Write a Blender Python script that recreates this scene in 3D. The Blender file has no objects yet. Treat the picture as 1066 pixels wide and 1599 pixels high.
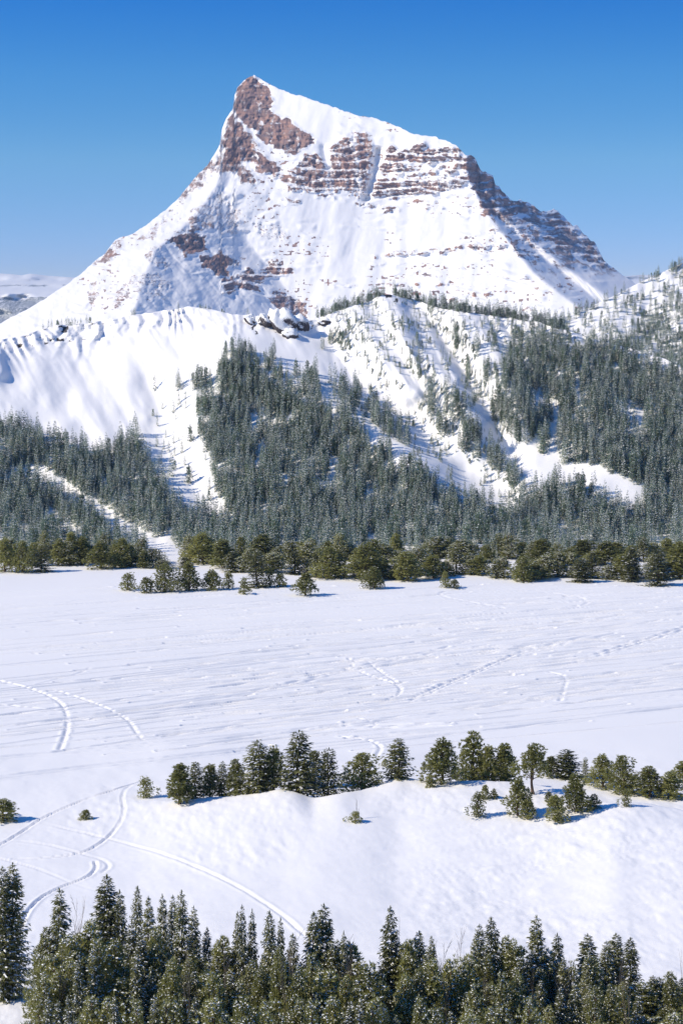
import bpy, math, random
import numpy as np

# ------------------------------------------------------------------ camera, sky, sun, exposure
F = 3109.0            # focal length in pixels of a 1066 x 1599 frame
HZ = 560.0            # row of the true horizon in that frame
CH = 60.0             # height of the camera above the meadow, metres
scene = bpy.context.scene
cam_data = bpy.data.cameras.new('camera')
cam_data.sensor_fit = 'VERTICAL'
cam_data.sensor_height = 36.0
cam_data.sensor_width = 24.0
cam_data.lens = F * 36.0 / 1599.0
cam_data.shift_y = (HZ - 799.5) / 1599.0
cam_data.clip_start = 0.5
cam_data.clip_end = 150000.0
cam = bpy.data.objects.new('camera', cam_data)
cam.location = (0, 0, CH)
cam.rotation_euler = (math.radians(90), 0, 0)
scene.collection.objects.link(cam)
scene.camera = cam

SUN_EL = math.radians(37.0)
SUN_AZ = math.radians(-107.0)      # clockwise from +Y: to the left and a little behind the camera
to_sun = (math.cos(SUN_EL) * math.sin(SUN_AZ), math.cos(SUN_EL) * math.cos(SUN_AZ), math.sin(SUN_EL))

world = bpy.data.worlds.new('World')
scene.world = world
world.use_nodes = True
wn, wl = world.node_tree.nodes, world.node_tree.links
wn.clear()
sky = wn.new('ShaderNodeTexSky')
sky.sky_type = 'NISHITA'
sky.sun_disc = False
sky.sun_elevation = SUN_EL
sky.sun_rotation = SUN_AZ
sky.altitude = 2800
sky.air_density = 1.0
sky.dust_density = 0.9
sky.ozone_density = 2.0
tc = wn.new('ShaderNodeTexCoord')
mp = wn.new('ShaderNodeMapping'); mp.vector_type = 'POINT'
mp.inputs['Location'].default_value = (0, 0, -0.085); mp.inputs['Scale'].default_value = (1, 1, 3.3)     # the clear high-altitude sky darkens quickly above the horizon
hs = wn.new('ShaderNodeHueSaturation')
hs.inputs['Hue'].default_value = 0.5
hs.inputs['Saturation'].default_value = 1.35
bg = wn.new('ShaderNodeBackground')
bg.inputs['Strength'].default_value = 0.15
wo = wn.new('ShaderNodeOutputWorld')
wl.new(tc.outputs['Generated'], mp.inputs['Vector'])
nrm = wn.new('ShaderNodeVectorMath'); nrm.operation = 'NORMALIZE'
wl.new(mp.outputs['Vector'], nrm.inputs[0])
wl.new(nrm.outputs['Vector'], sky.inputs['Vector'])
wl.new(sky.outputs['Color'], hs.inputs['Color'])
# colour of the clear winter air by height above the horizon (the same all round)
sz = wn.new('ShaderNodeSeparateXYZ'); wl.new(tc.outputs['Generated'], sz.inputs[0])
tint = wn.new('ShaderNodeValToRGB')
for _ in range(4): tint.color_ramp.elements.new(0.5)
for e_, (p_, c_) in zip(tint.color_ramp.elements, ((0.0, (0.40, 0.33, 0.35)), (0.045, (0.475, 0.365, 0.38)), (0.099, (0.93, 0.63, 0.47)),
                                                  (0.140, (0.61, 0.625, 0.56)), (0.176, (0.11, 0.51, 0.61)), (0.30, (0.13, 0.50, 0.61)))):
    e_.position = p_; e_.color = (*c_, 1)
wl.new(sz.outputs['Z'], tint.inputs[0])
mul = wn.new('ShaderNodeVectorMath'); mul.operation = 'MULTIPLY'
wl.new(hs.outputs['Color'], mul.inputs[0]); wl.new(tint.outputs[0], mul.inputs[1])
dbl = wn.new('ShaderNodeVectorMath'); dbl.operation = 'SCALE'; dbl.inputs['Scale'].default_value = 2.0
wl.new(mul.outputs[0], dbl.inputs[0])
wl.new(dbl.outputs[0], bg.inputs['Color'])
wl.new(bg.outputs['Background'], wo.inputs['Surface'])

sun_data = bpy.data.lights.new('sun', 'SUN')
sun_data.energy = 3.7
sun_data.angle = math.radians(0.53)
sun_data.color = (1.0, 0.905, 0.74)
sun = bpy.data.objects.new('sun', sun_data)
from mathutils import Vector
sun.rotation_euler = Vector(to_sun).to_track_quat('Z', 'Y').to_euler()
sun.location = (0, 0, 500)
scene.collection.objects.link(sun)

vs = scene.view_settings
vs.view_transform = 'Standard'; vs.look = 'None'; vs.exposure = 0.46; vs.gamma = 1.0
vs.use_curve_mapping = False
scene.cycles.max_bounces = 6
scene.cycles.diffuse_bounces = 3
scene.cycles.volume_bounces = 0
scene.cycles.transparent_max_bounces = 8
scene.cycles.use_denoising = True
scene.cycles.denoiser = 'OPENIMAGEDENOISE'

# ------------------------------------------------------------------ helpers
rng = np.random.default_rng(7)
random.seed(7)

def ray(px, py, D):
    """world point D metres ahead of the camera, seen at column px and row py of the 1066 x 1599 frame"""
    return np.stack(np.broadcast_arrays((px - 533.0) * D / F, D, CH + (HZ - py) * D / F), -1)

def _hash(ix, iy, seed):
    h = (ix.astype(np.int64) * 374761393 + iy.astype(np.int64) * 668265263 + seed * 1442695041) & 0xFFFFFFFF
    h = ((h ^ (h >> 13)) * 1274126177) & 0xFFFFFFFF
    h = (h ^ (h >> 16)) * 2246822519 & 0xFFFFFFFF
    return ((h ^ (h >> 13)) & 0xFFFFFF) / float(0xFFFFFF)

def vnoise(x, y, seed=0):
    x, y = np.broadcast_arrays(np.asarray(x, float), np.asarray(y, float))
    ix, iy = np.floor(x), np.floor(y)
    fx, fy = x - ix, y - iy
    u = fx * fx * fx * (fx * (fx * 6 - 15) + 10); v = fy * fy * fy * (fy * (fy * 6 - 15) + 10)
    a = _hash(ix, iy, seed); b = _hash(ix + 1, iy, seed); c = _hash(ix, iy + 1, seed); d = _hash(ix + 1, iy + 1, seed)
    return (a + (b - a) * u) * (1 - v) + (c + (d - c) * u) * v

def fbm(x, y, octaves=4, seed=0, gain=0.5):
    """roughly -1..1"""
    s = 0.0; a = 1.0; t = 0.0
    for o in range(octaves):
        s = s + a * (vnoise(x * 2 ** o + 17.3 * o, y * 2 ** o - 9.1 * o, seed + 31 * o) * 2 - 1); t += a; a *= gain
    return s / t * 1.5

def ridged(x, y, octaves=3, seed=0):
    s = 0.0; a = 1.0; t = 0.0
    for o in range(octaves):
        s = s + a * (1 - np.abs(vnoise(x * 2 ** o, y * 2 ** o, seed + 57 * o) * 2 - 1)); t += a; a *= 0.5
    return s / t

def sstep(a, b, x):
    t = np.clip((x - a) / (b - a), 0, 1)
    return t * t * (3 - 2 * t)

def inside(poly, x, y):
    r = np.zeros(np.broadcast(x, y).shape, bool)
    n = len(poly)
    for i in range(n):
        x1, y1 = poly[i]; x2, y2 = poly[(i + 1) % n]
        if y1 == y2: continue
        c = ((y1 > y) != (y2 > y)) & (x < (x2 - x1) * (y - y1) / (y2 - y1) + x1)
        r ^= c
    return r

def pl_dist(pts, x, y):
    """distance to a polyline"""
    best = np.full(np.broadcast(x, y).shape, 1e9)
    for (x1, y1), (x2, y2) in zip(pts[:-1], pts[1:]):
        dx, dy = x2 - x1, y2 - y1
        t = np.clip(((x - x1) * dx + (y - y1) * dy) / (dx * dx + dy * dy), 0, 1)
        best = np.minimum(best, np.hypot(x - x1 - t * dx, y - y1 - t * dy))
    return best

def curve(pts, x):
    a = np.array(pts, float)
    return np.interp(x, a[:, 0], a[:, 1])

def blur(a, n, axis):
    for _ in range(n):
        p = np.concatenate([a.take([0], axis), a, a.take([-1], axis)], axis)
        m = a.shape[axis]
        a = (p.take(range(0, m), axis) + 2 * p.take(range(1, m + 1), axis) + p.take(range(2, m + 2), axis)) / 4
    return a

def grid_mesh(name, P, material, attrs=None, smooth=True):
    """P: rows x cols x 3 array of points -> one mesh object"""
    nr, nc = P.shape[:2]
    me = bpy.data.meshes.new(name)
    me.vertices.add(nr * nc)
    me.vertices.foreach_set('co', np.ascontiguousarray(P, dtype=np.float32).ravel())
    i = np.arange(nr * nc, dtype=np.int32).reshape(nr, nc)
    q = np.stack([i[:-1, :-1], i[:-1, 1:], i[1:, 1:], i[1:, :-1]], -1).reshape(-1, 4)
    nf = len(q)
    me.loops.add(nf * 4); me.polygons.add(nf)
    me.loops.foreach_set('vertex_index', q.ravel())
    me.polygons.foreach_set('loop_start', np.arange(0, nf * 4, 4, dtype=np.int32))
    me.polygons.foreach_set('loop_total', np.full(nf, 4, dtype=np.int32))
    if smooth: me.polygons.foreach_set('use_smooth', np.ones(nf, bool))
    me.update(calc_edges=True)
    for k, v in (attrs or {}).items():
        at = me.attributes.new(k, 'FLOAT', 'POINT')
        at.data.foreach_set('value', np.ascontiguousarray(v, dtype=np.float32).ravel())
    me.materials.append(material)
    o = bpy.data.objects.new(name, me)
    scene.collection.objects.link(o)
    return o

def tag(o, label=None, cat=None, group=None, kind=None):
    if label: o['label'] = label
    if cat: o['category'] = cat
    if group: o['group'] = group
    if kind: o['kind'] = kind
    return o

# ------------------------------------------------------------------ materials
def new_mat(name):
    m = bpy.data.materials.new(name); m.use_nodes = True
    n = m.node_tree.nodes; n.clear()
    out = n.new('ShaderNodeOutputMaterial'); b = n.new('ShaderNodeBsdfPrincipled')
    m.node_tree.links.new(b.outputs[0], out.inputs[0])
    return m, n, m.node_tree.links, b

def noise_node(n, l, scale, detail=4, rough=0.55, vec=None):
    t = n.new('ShaderNodeTexNoise'); t.inputs['Scale'].default_value = scale
    t.inputs['Detail'].default_value = detail; t.inputs['Roughness'].default_value = rough
    if vec is not None: l.new(vec, t.inputs['Vector'])
    return t

def ramp(n, l, fac, stops):
    r = n.new('ShaderNodeValToRGB')
    while len(r.color_ramp.elements) < len(stops): r.color_ramp.elements.new(0.5)
    for e, (p, c) in zip(r.color_ramp.elements, stops):
        e.position = p; e.color = (*c, 1)
    l.new(fac, r.inputs[0])
    return r

def mathn(n, l, op, a, b=None, clamp=False):
    m = n.new('ShaderNodeMath'); m.operation = op; m.use_clamp = clamp
    for i, v in enumerate((a, b)):
        if v is None: continue
        if isinstance(v, (int, float)): m.inputs[i].default_value = v
        else: l.new(v, m.inputs[i])
    return m.outputs[0]

SNOW = (0.91, 0.885, 0.86)

def snow_material(name, bumps, scale_vec=(1, 1, 1), rot=0.0):
    """bumps: list of (noise scale, strength, distance)"""
    m, n, l, b = new_mat(name)
    tcx = n.new('ShaderNodeTexCoord')
    mpx = n.new('ShaderNodeMapping'); mpx.inputs['Scale'].default_value = scale_vec
    mpx.inputs['Rotation'].default_value = (0, 0, rot)
    l.new(tcx.outputs['Object'], mpx.inputs['Vector'])
    big = noise_node(n, l, 0.02, 3, 0.5, tcx.outputs['Object'])
    r = ramp(n, l, big.outputs[0], [(0.3, (0.875, 0.855, 0.835)), (0.7, (0.91, 0.885, 0.855))])
    l.new(r.outputs[0], b.inputs['Base Color'])
    b.inputs['Roughness'].default_value = 0.62
    b.inputs['Specular IOR Level'].default_value = 0.25
    prev = None
    for sc, st, di in bumps:
        t = noise_node(n, l, sc, 5, 0.6, mpx.outputs['Vector'])
        bp = n.new('ShaderNodeBump'); bp.inputs['Strength'].default_value = st; bp.inputs['Distance'].default_value = di
        l.new(t.outputs[0], bp.inputs['Height'])
        if prev: l.new(prev, bp.inputs['Normal'])
        prev = bp.outputs[0]
    if prev: l.new(prev, b.inputs['Normal'])
    return m

def rock_snow_material(name, unit, dark, mid, warm):
    """snow with bare rock where the vertex attribute 'rock' says so; unit = size of one design pixel in metres"""
    m, n, l, b = new_mat(name)
    tcx = n.new('ShaderNodeTexCoord')
    at = n.new('ShaderNodeAttribute'); at.attribute_name = 'rock'
    st = n.new('ShaderNodeMapping'); st.inputs['Scale'].default_value = (0.8, 0.8, 3.0)
    l.new(tcx.outputs['Object'], st.inputs['Vector'])
    fine = noise_node(n, l, 0.5 / unit, 6, 0.7, st.outputs['Vector'])
    f = mathn(n, l, 'SUBTRACT', fine.outputs[0], 0.5)
    f = mathn(n, l, 'MULTIPLY', f, 1.9)
    f = mathn(n, l, 'ADD', f, at.outputs['Fac'])
    fr = n.new('ShaderNodeMapRange'); fr.interpolation_type = 'SMOOTHSTEP'
    fr.inputs['From Min'].default_value = 0.42; fr.inputs['From Max'].default_value = 0.58
    l.new(f, fr.inputs['Value'])
    big = noise_node(n, l, 0.045 / unit, 4, 0.6, tcx.outputs['Object'])
    strat = n.new('ShaderNodeMapping'); strat.inputs['Scale'].default_value = (0.12, 0.12, 1.5)
    l.new(tcx.outputs['Object'], strat.inputs['Vector'])
    band = noise_node(n, l, 0.28 / unit, 3, 0.6, strat.outputs['Vector'])
    c = mathn(n, l, 'ADD', mathn(n, l, 'MULTIPLY', big.outputs[0], 0.6), mathn(n, l, 'MULTIPLY', band.outputs[0], 0.4))
    rr = ramp(n, l, c, [(0.32, dark), (0.48, mid), (0.62, warm)])
    mix = n.new('ShaderNodeMix'); mix.data_type = 'RGBA'
    l.new(fr.outputs[0], mix.inputs['Factor'])
    mix.inputs['A'].default_value = (*SNOW, 1)
    l.new(rr.outputs[0], mix.inputs['B'])
    l.new(mix.outputs['Result'], b.inputs['Base Color'])
    b.inputs['Roughness'].default_value = 0.75
    b.inputs['Specular IOR Level'].default_value = 0.2
    b1 = n.new('ShaderNodeBump'); b1.inputs['Distance'].default_value = unit * 1.2
    l.new(fine.outputs[0], b1.inputs['Height'])
    l.new(mathn(n, l, 'ADD', mathn(n, l, 'MULTIPLY', fr.outputs[0], 0.9), 0.08), b1.inputs['Strength'])
    b2 = n.new('ShaderNodeBump'); b2.inputs['Distance'].default_value = unit * 2.0
    l.new(band.outputs[0], b2.inputs['Height']); l.new(mathn(n, l, 'MULTIPLY', fr.outputs[0], 0.9), b2.inputs['Strength'])
    l.new(b1.outputs[0], b2.inputs['Normal'])
    l.new(b2.outputs[0], b.inputs['Normal'])
    return m
# ------------------------------------------------------------------ the ground: valley floor and snowfield
valley_mat = snow_material('valley_snow', [(0.01, 0.2, 4.0)])
me = bpy.data.meshes.new('valley_floor')
S_ = 60000.0
me.from_pydata([(-S_, -S_, -3), (S_, -S_, -3), (S_, S_, -3), (-S_, S_, -3)], [], [(0, 1, 2, 3)])
me.materials.append(valley_mat)
vf = bpy.data.objects.new('valley_floor', me); scene.collection.objects.link(vf)
tag(vf, kind='structure')

CREST = [(150, 1262), (265, 1262), (300, 1256), (380, 1248), (415, 1243), (440, 1239), (470, 1245), (500, 1248), (530, 1245),
         (570, 1235), (620, 1217), (680, 1224), (760, 1223), (830, 1226), (900, 1244), (960, 1262), (1000, 1259), (1066, 1268), (1300, 1290)]
CREST_H = [(150, 0.0), (225, 0.15), (270, 1.2), (380, 2.2), (440, 3.1), (482, 2.6), (530, 3.0), (620, 3.3), (760, 3.6), (1000, 3.8), (1300, 3.0)]

_cx = np.arange(-900, 2000, 2.0)
_chs = blur(curve(CREST_H, _cx), 900, 0)
_lump = 0.5 * np.exp(-((_cx - 444) / 34) ** 2) + 0.35 * np.exp(-((_cx - 532) / 26) ** 2) + 0.35 * np.exp(-((_cx - 620) / 30) ** 2) - 0.25 * np.exp(-((_cx - 487) / 16) ** 2) + 0.4 * np.exp(-((_cx - 985) / 40) ** 2)
_cys = blur(curve(CREST, _cx), 60, 0)
def ground_z(X, Y):
    X, Y = np.asarray(X, float), np.asarray(Y, float)
    Ys = np.maximum(Y, 1.0)
    px = 533.0 + X * F / np.maximum(Ys, 120.0)
    h = np.interp(px, _cx, _chs); cy = np.interp(px, _cx, _cys)
    Yc = (CH - h) * F / (cy - HZ)
    t = Y - Yc
    front = np.exp(-(np.minimum(t, 0) / 34.0) ** 2)
    back = 1 - 0.75 * sstep(1.0, 9.0, t) - 0.25 * sstep(10.0, 40.0, t)
    z = h * np.where(t < 0, front, back)
    z = z + np.interp(px, _cx, _lump) * np.exp(-(t / np.where(t < 0, 9.0, 4.0)) ** 2)
    m = sstep(215, 150, Y)
    z = z + 0.9 * m * sstep(450, 1000, px) * sstep(120, 150, Y)      # the snow swells a little towards the near trees
    z = z + 0.22 * fbm(X / 22, Y / 30, 3, 5) * sstep(330, 300, Y) + 0.05 * fbm(X / 40, Y / 60, 2, 6)
    zz = sstep(0, 115, 100 - Y) * 54.0
    z = z + np.where(Y < 100, zz, 0.0)
    return z

def plane_py(Y): return HZ + CH * F / Y
g_rows = np.concatenate([np.array([3000, 2000, 1400, 1100, 950, 850]), np.linspace(842, 885, 14), np.linspace(886, 908, 24), np.arange(908.5, 1235, 0.5), np.arange(1236, 1680, 1.5), np.linspace(1700, 3000, 30)])
g_rows = np.unique(g_rows[g_rows > 600])
g_rows = g_rows[(g_rows < 1690) | (g_rows > 1690)]
gY = CH * F / (g_rows - HZ)
gY = np.concatenate([gY, np.linspace(gY[-1] - 5, -150, 24)])
g_cols = np.arange(-140, 1207, 2.1)
GX = (g_cols[None, :] - 533.0) * np.maximum(gY, 120.0)[:, None] / F
GY = np.repeat(gY[:, None], len(g_cols), 1)
GZ = ground_z(GX, GY)
# fine drifts and sastrugi
GZ += 0.035 * fbm(GX / 2.5 + GY / 9.0, GY / 6 - GX / 14, 4, 11) * sstep(320, 280, GY)
sas = ridged((GX * 0.9 + GY * 0.42) / 9.0, (GY * 0.9 - GX * 0.42) / 1.5, 3, 21)
GZ += 0.07 * (ridged((GX * 0.92 + GY * 0.38) / 5.0, (GY * 0.92 - GX * 0.38) / 0.9, 2, 23) - 0.6) * sstep(285, 250, GY) * sstep(0.35, 0.7, vnoise(GX / 12 + 7, GY / 16, 9))
sas_mask = sstep(380, 800, 533 + GX * F / np.maximum(GY, 120)) * sstep(285, 240, GY) * sstep(0.25, 0.7, vnoise(GX / 18, GY / 25, 3))
GZ += 0.30 * (sas - 0.6) * (sas_mask + .04 * sstep(290, 250, GY))
GZ += 0.05 * fbm(GX / 1.1 + GY / 5.0, GY / 3 - GX / 8, 3, 111) * sstep(290, 260, GY) * sstep(.3, .6, vnoise(GX / 14, GY / 20, 4))

# snowmobile tracks, pressed into the sheet
row_of = lambda Y: np.interp(HZ + CH * F / Y, g_rows, np.arange(len(g_rows)))
track = np.zeros_like(GZ); berm = np.zeros_like(GZ)
def press(pts_px, width, depth, choppy=0.0, berm_h=0.45, seed=0, double=False):
    """pts_px: polyline in frame pixels on the snow; width and depth in metres"""
    p = np.array(pts_px, float)
    seg = np.hypot(np.diff(p[:, 0]), np.diff(p[:, 1])); s = np.concatenate([[0], np.cumsum(seg)])
    n = max(4, int(s[-1] / 1.0))
    u = np.linspace(0, s[-1], n)
    for _ in range(3):           # round the corners
        if len(p) > 2:
            q = [p[0]]
            for a, b in zip(p[:-1], p[1:]): q += [a * .75 + b * .25, a * .25 + b * .75]
            p = np.array(q + [p[-1]])
    seg = np.hypot(np.diff(p[:, 0]), np.diff(p[:, 1])); s = np.concatenate([[0], np.cumsum(seg)])
    u = np.linspace(0, s[-1], n)
    x = np.interp(u, s, p[:, 0]); y = np.interp(u, s, p[:, 1])
    Yw = CH * F / (y - HZ)
    for _ in range(6):
        zz = ground_z((x - 533) * Yw / F, Yw)
        Yw = np.clip((CH - zz) * F / (y - HZ), 100, 700)
    Xw = (x - 533) * Yw / F
    amp = np.ones(n)
    if choppy: amp = sstep(choppy - 0.25, choppy + 0.2, vnoise(u / 85.0, seed * 3.7, seed)) * (0.75 + 0.4 * vnoise(u / 12.0, seed * 1.3, seed + 5))
    R = width * 2.2
    k = Yw ** 2 / (CH * F)
    width = max(width, 0.72 * float(k.mean()))
    R = width * 2.2
    ci = (533 + Xw * F / np.maximum(Yw, 120) - g_cols[0]) / 2.1
    ri = row_of(Yw)
    k = Yw ** 2 / (CH * F)
    nr = int(np.ceil(R / (0.5 * k.min()))) if Yw.min() > 260 else int(np.ceil(R / (1.2 * k.min())))
    ncx = int(np.ceil(R * F / Yw.min() / 2.1))
    nr, ncx = min(nr, 8), min(ncx, 16)
    r0 = np.round(ri).astype(int); c0 = np.round(ci).astype(int)
    for dr in range(-nr, nr + 1):
        for dc in range(-ncx, ncx + 1):
            r = r0 + dr; c = c0 + dc
            ok = (r >= 0) & (r < GZ.shape[0]) & (c >= 0) & (c < GZ.shape[1]) & (amp > 0.03)
            if not ok.any(): continue
            rr, cc = r[ok], c[ok]
            d = np.hypot(GX[rr, cc] - Xw[ok], GY[rr, cc] - Yw[ok]) / width
            if double: trough = np.exp(-((d - 0.38) / 0.22) ** 2)
            else: trough = np.exp(-(d / 0.5) ** 2)
            np.maximum.at(track, (rr, cc), depth * amp[ok] * trough)
            np.maximum.at(berm, (rr, cc), depth * amp[ok] * berm_h * np.exp(-((d - 1.1) / 0.4) ** 2))

tr = random.Random(3)
for i in range(310):
    y0 = 915 + 270 * tr.random() ** 0.9
    x0 = tr.uniform(-350, 900); L = tr.uniform(300, 1300)
    k = -(0.045 + 0.075 * (y0 - 900) / 280) * tr.uniform(0.7, 1.25)
    b = tr.uniform(-1, 1) * 9
    if x0 > 560 and y0 > 1120: continue
    pts = [(x0 + L * t, y0 + k * L * t + b * t * (1 - t) + tr.uniform(-0.4, 0.4)) for t in (0, .2, .4, .6, .8, 1)]
    pts = [q for q in pts if q[1] > 912]
    if len(pts) > 1: press(pts, tr.uniform(0.36, 0.6), tr.uniform(0.35, 0.85) * (0.75 if y0 < 960 else 1), tr.uniform(0.0, 0.36), 0.2, i)
for pts in ([(300, 1045), (420, 1030), (520, 1018), (620, 1010)], [(-20, 1125), (200, 1108), (420, 1075), (560, 1040), (700, 1010)],
            [(640, 1090), (760, 1040), (830, 1010), (960, 985)], [(900, 1030), (1000, 1000), (1080, 975)], [(700, 965), (860, 950), (1080, 930)],
            [(-20, 1185), (250, 1160), (500, 1135), (700, 1130)], [(540, 1128), (760, 1108), (1080, 1085)], [(-20, 1215), (200, 1190), (420, 1165)],
            [(560, 1150), (800, 1128), (1080, 1100)]):
    press(pts, 0.9, 0.5, 0.2, 0.4, int(pts[0][1]))
    press([(a, b + 4) for a, b in pts], 0.8, 0.4, 0.3, 0.4, int(pts[0][1]) + 1)
for pts, w_, d_ in (
        ([(225, 1218), (196, 1230), (190, 1246), (196, 1268), (180, 1298), (152, 1322), (120, 1335), (60, 1341), (20, 1342)], 0.8, 0.34),
        ([(226, 1219), (140, 1245), (70, 1275), (22, 1308), (-20, 1330)], 0.75, 0.32),
        ([(149, 1346), (152, 1356), (138, 1370), (100, 1383), (62, 1402), (42, 1425), (34, 1446)], 0.8, 0.36),
        ([(64, 1285), (150, 1305), (232, 1326), (300, 1350), (380, 1388), (440, 1428), (476, 1460)], 0.9, 0.26),
        ([(-10, 1311), (60, 1315), (130, 1334), (163, 1342), (172, 1354), (160, 1362)], 0.9, 0.25),
        ([(-10, 1338), (60, 1356), (110, 1378), (152, 1392)], 0.7, 0.22),
        ([(0, 1063), (50, 1075), (90, 1092), (105, 1110), (106, 1140), (94, 1170)], 1.0, 0.4),
        ([(84, 1077), (150, 1098), (200, 1122), (212, 1142), (222, 1155)], 0.9, 0.34),
        ([(0, 1100), (60, 1106), (120, 1112)], 0.9, 0.3),
        ([(545, 1028), (552, 1045), (592, 1060), (626, 1070), (624, 1085), (598, 1093)], 1.0, 0.42),
        ([(572, 1030), (590, 1046), (630, 1072), (618, 1088)], 1.0, 0.4),
        ([(533, 1150), (580, 1156), (596, 1166), (588, 1180)], 0.9, 0.34),
        ([(560, 1122), (590, 1130), (580, 1136)], 0.9, 0.3),
        ([(760, 912), (684, 924), (690, 932), (740, 941), (790, 950)], 1.0, 0.34),
        ([(830, 922), (900, 931), (924, 941), (890, 950)], 1.0, 0.3),
        ([(858, 1050), (886, 1055), (880, 1075), (874, 1094)], 1.0, 0.38),
        ([(930, 998), (990, 1001), (1046, 1011)], 1.0, 0.34),
        ([(140, 1043), (130, 1050), (60, 1068)], 0.9, 0.3)):
    press(pts, w_ * (0.5 if pts[0][1] > 1200 else 0.7), d_ * 0.75, 0.14, 0.3, int(w_ * 100 + pts[0][0]) % 97, w_ < 0.85)
GZ = GZ + berm - track
snow_mat = snow_material('meadow_snow', [(2.6, 0.08, 0.04)], (0.35, 1.0, 1.0), math.radians(-28))
snowfield = grid_mesh('snowfield', np.stack([GX, GY, GZ], -1)[::-1], snow_mat)
tag(snowfield, kind='structure')

# ------------------------------------------------------------------ the forested hillside beyond the meadow
HILL_SKY = [(-160, 540), (-60, 535), (0, 530), (40, 524), (64, 513), (90, 509), (130, 506), (165, 500), (200, 494), (235, 488), (268, 482), (300, 479), (330, 484),
            (360, 490), (400, 494), (440, 499), (478, 501), (505, 494), (540, 481), (575, 470), (596, 461), (612, 461), (640, 467), (680, 480), (720, 487),
            (760, 492), (800, 497), (840, 503), (880, 516), (930, 530), (980, 544), (1030, 558), (1066, 572), (1230, 610)]
def hill_D(px, py):
    """distance of the hillside surface seen at (px, py)"""
    base = curve([(440, 830), (460, 815), (500, 786), (600, 742), (700, 702), (760, 676), (800, 660), (830, 645), (850, 631), (862, 618), (880, 583), (900, 548)], py)
    D = base
    def feat(pts, A, w):
        return A * np.exp(-(pl_dist(pts, px, py) / w) ** 2)
    D = D + feat([(352, 545), (430, 582), (500, 622), (580, 676), (660, 738)], -13, 42)
    D = D + feat([(500, 520), (560, 596), (640, 662), (700, 722), (790, 772)], 9, 26)
    D = D + feat([(600, 458), (640, 530), (700, 596), (745, 660)], -11, 24)
    D = D + feat([(648, 480), (705, 556), (762, 640), (800, 715)], 8, 20)
    D = D + feat([(560, 486), (600, 556), (645, 612)], -6, 16)
    D = D + feat([(725, 490), (775, 580), (812, 655)], -11, 30)
    D = D + feat([(668, 520), (715, 590)], -5, 9)
    D = D + feat([(620, 520), (668, 600)], -4, 8)
    D = D + feat([(232, 600), (268, 690), (300, 760), (360, 822)], 8, 34)
    D = D + feat([(40, 735), (140, 785), (240, 845)], 4, 16)
    D = D + feat([(120, 580), (150, 640)], 12, 110)
    D = D + feat([(0, 700), (100, 720)], -6, 60)
    D = D + feat([(880, 560), (960, 700)], -8, 70)
    D = D + feat([(-30, 520), (-6, 556), (0, 580)], -6, 14) + feat([(128, 628), (160, 672), (176, 700)], -2.5, 16) + feat([(205, 600), (228, 650)], -2.5, 18) + feat([(60, 600), (96, 660)], -2, 22)  # first feature: unseen rib added past the left edge for its cast shadow
    sky = curve(HILL_SKY, px)
    t = py - sky
    # scalloped cornice ribs below the crest on the smooth slope
    rib = np.exp(-(t / (16.0 + 30 * vnoise(px / 38, 0 * t, 13))) ** 2) * sstep(400, 330, px)
    ph = (px - 0.7 * t) / 25.0 + 1.5 * fbm(px / 60, t / 70, 2, 8)
    saw = ph - np.floor(ph)
    D = D + rib * (1.4 + 5.0 * vnoise(px / 30, t / 60, 12)) * (0.45 + 0.55 * sstep(30, 120, px)) * (np.where(saw < 0.6, 1 - saw / 0.6, (saw - 0.6) / 0.4) - 0.5)
    D = D + rib * 3.0 * (ridged((px - 0.6 * t) / 9.0, t / 16, 3, 18) - .6)
    D = D + 0.45 * fbm((px - 0.55 * py) / 16, (py + .4 * px) / 55, 4, 19) * sstep(420, 300, px)
    D = D + 2.4 * fbm(px / 75, py / 95, 3, 41) + 0.9 * fbm((px - 0.6 * py) / 14, (py + px * .3) / 60, 3, 42) * sstep(600, 480, py) 
    bumpy = sstep(480, 540, px) * sstep(740, 600, py)
    D = D + bumpy * 3.6 * (ridged((px - 0.62 * py) / 16, (py + .5 * px) / 70, 3, 77) - .55)
    D = D - 0.8 * fbm(px / 8, py / 7, 3, 43) * (0.06 + sstep(34, 12, t) * 0.9)
    return D
hp = np.concatenate([np.arange(-160, 1231, 2.4)])
hv = np.linspace(0, 1, 260)
HP = np.repeat(hp[None, :], len(hv), 0)
hsky = curve(HILL_SKY, hp) + 1.6 * fbm(hp / 14, 0 * hp, 3, 4)
HYP = 884 + (hsky[None, :] - 884) * hv[:, None]
HD = hill_D(HP, HYP)
HPT = ray(HP, HYP, HD)
HPT[:, :, 2] = np.where(HYP > 866, np.minimum(HPT[:, :, 2], -0.25 + 0 * HYP), HPT[:, :, 2])
# back of the ridge, out of sight
back = []
for k, (dd, dz) in enumerate(((6, -0.6), (18, -5), (45, -20), (110, -50), (220, -95))):
    b = HPT[-1].copy(); b[:, 1] += dd; b[:, 2] = np.maximum(b[:, 2] + dz, -4); back.append(b)
hill_rock = np.zeros(HP.shape)
crag = ((HYP - hsky[None, :]) < 26) & ((HYP - hsky[None, :]) > 1)
n1 = fbm(HP / 8 + .3 * fbm(HP / 5, HYP / 5, 2, 3), HYP / 9, 4, 91)
hill_rock += np.where(crag & (HP < 145), 0.8 * sstep(0.35, 0.7, n1), 0)
hill_rock += np.where((HP > 385) & (HP < 490) & (HYP < 522), sstep(0.55, 0.8, n1), 0)
hill_rock += np.where((HP > 590) & (HP < 622) & (HYP < 472), sstep(0.0, 0.4, n1), 0)
hill_all = np.concatenate([HPT] + [b[None] for b in back], 0)
hr_all = np.concatenate([hill_rock] + [np.zeros((1, len(hp)))] * len(back), 0)
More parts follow.
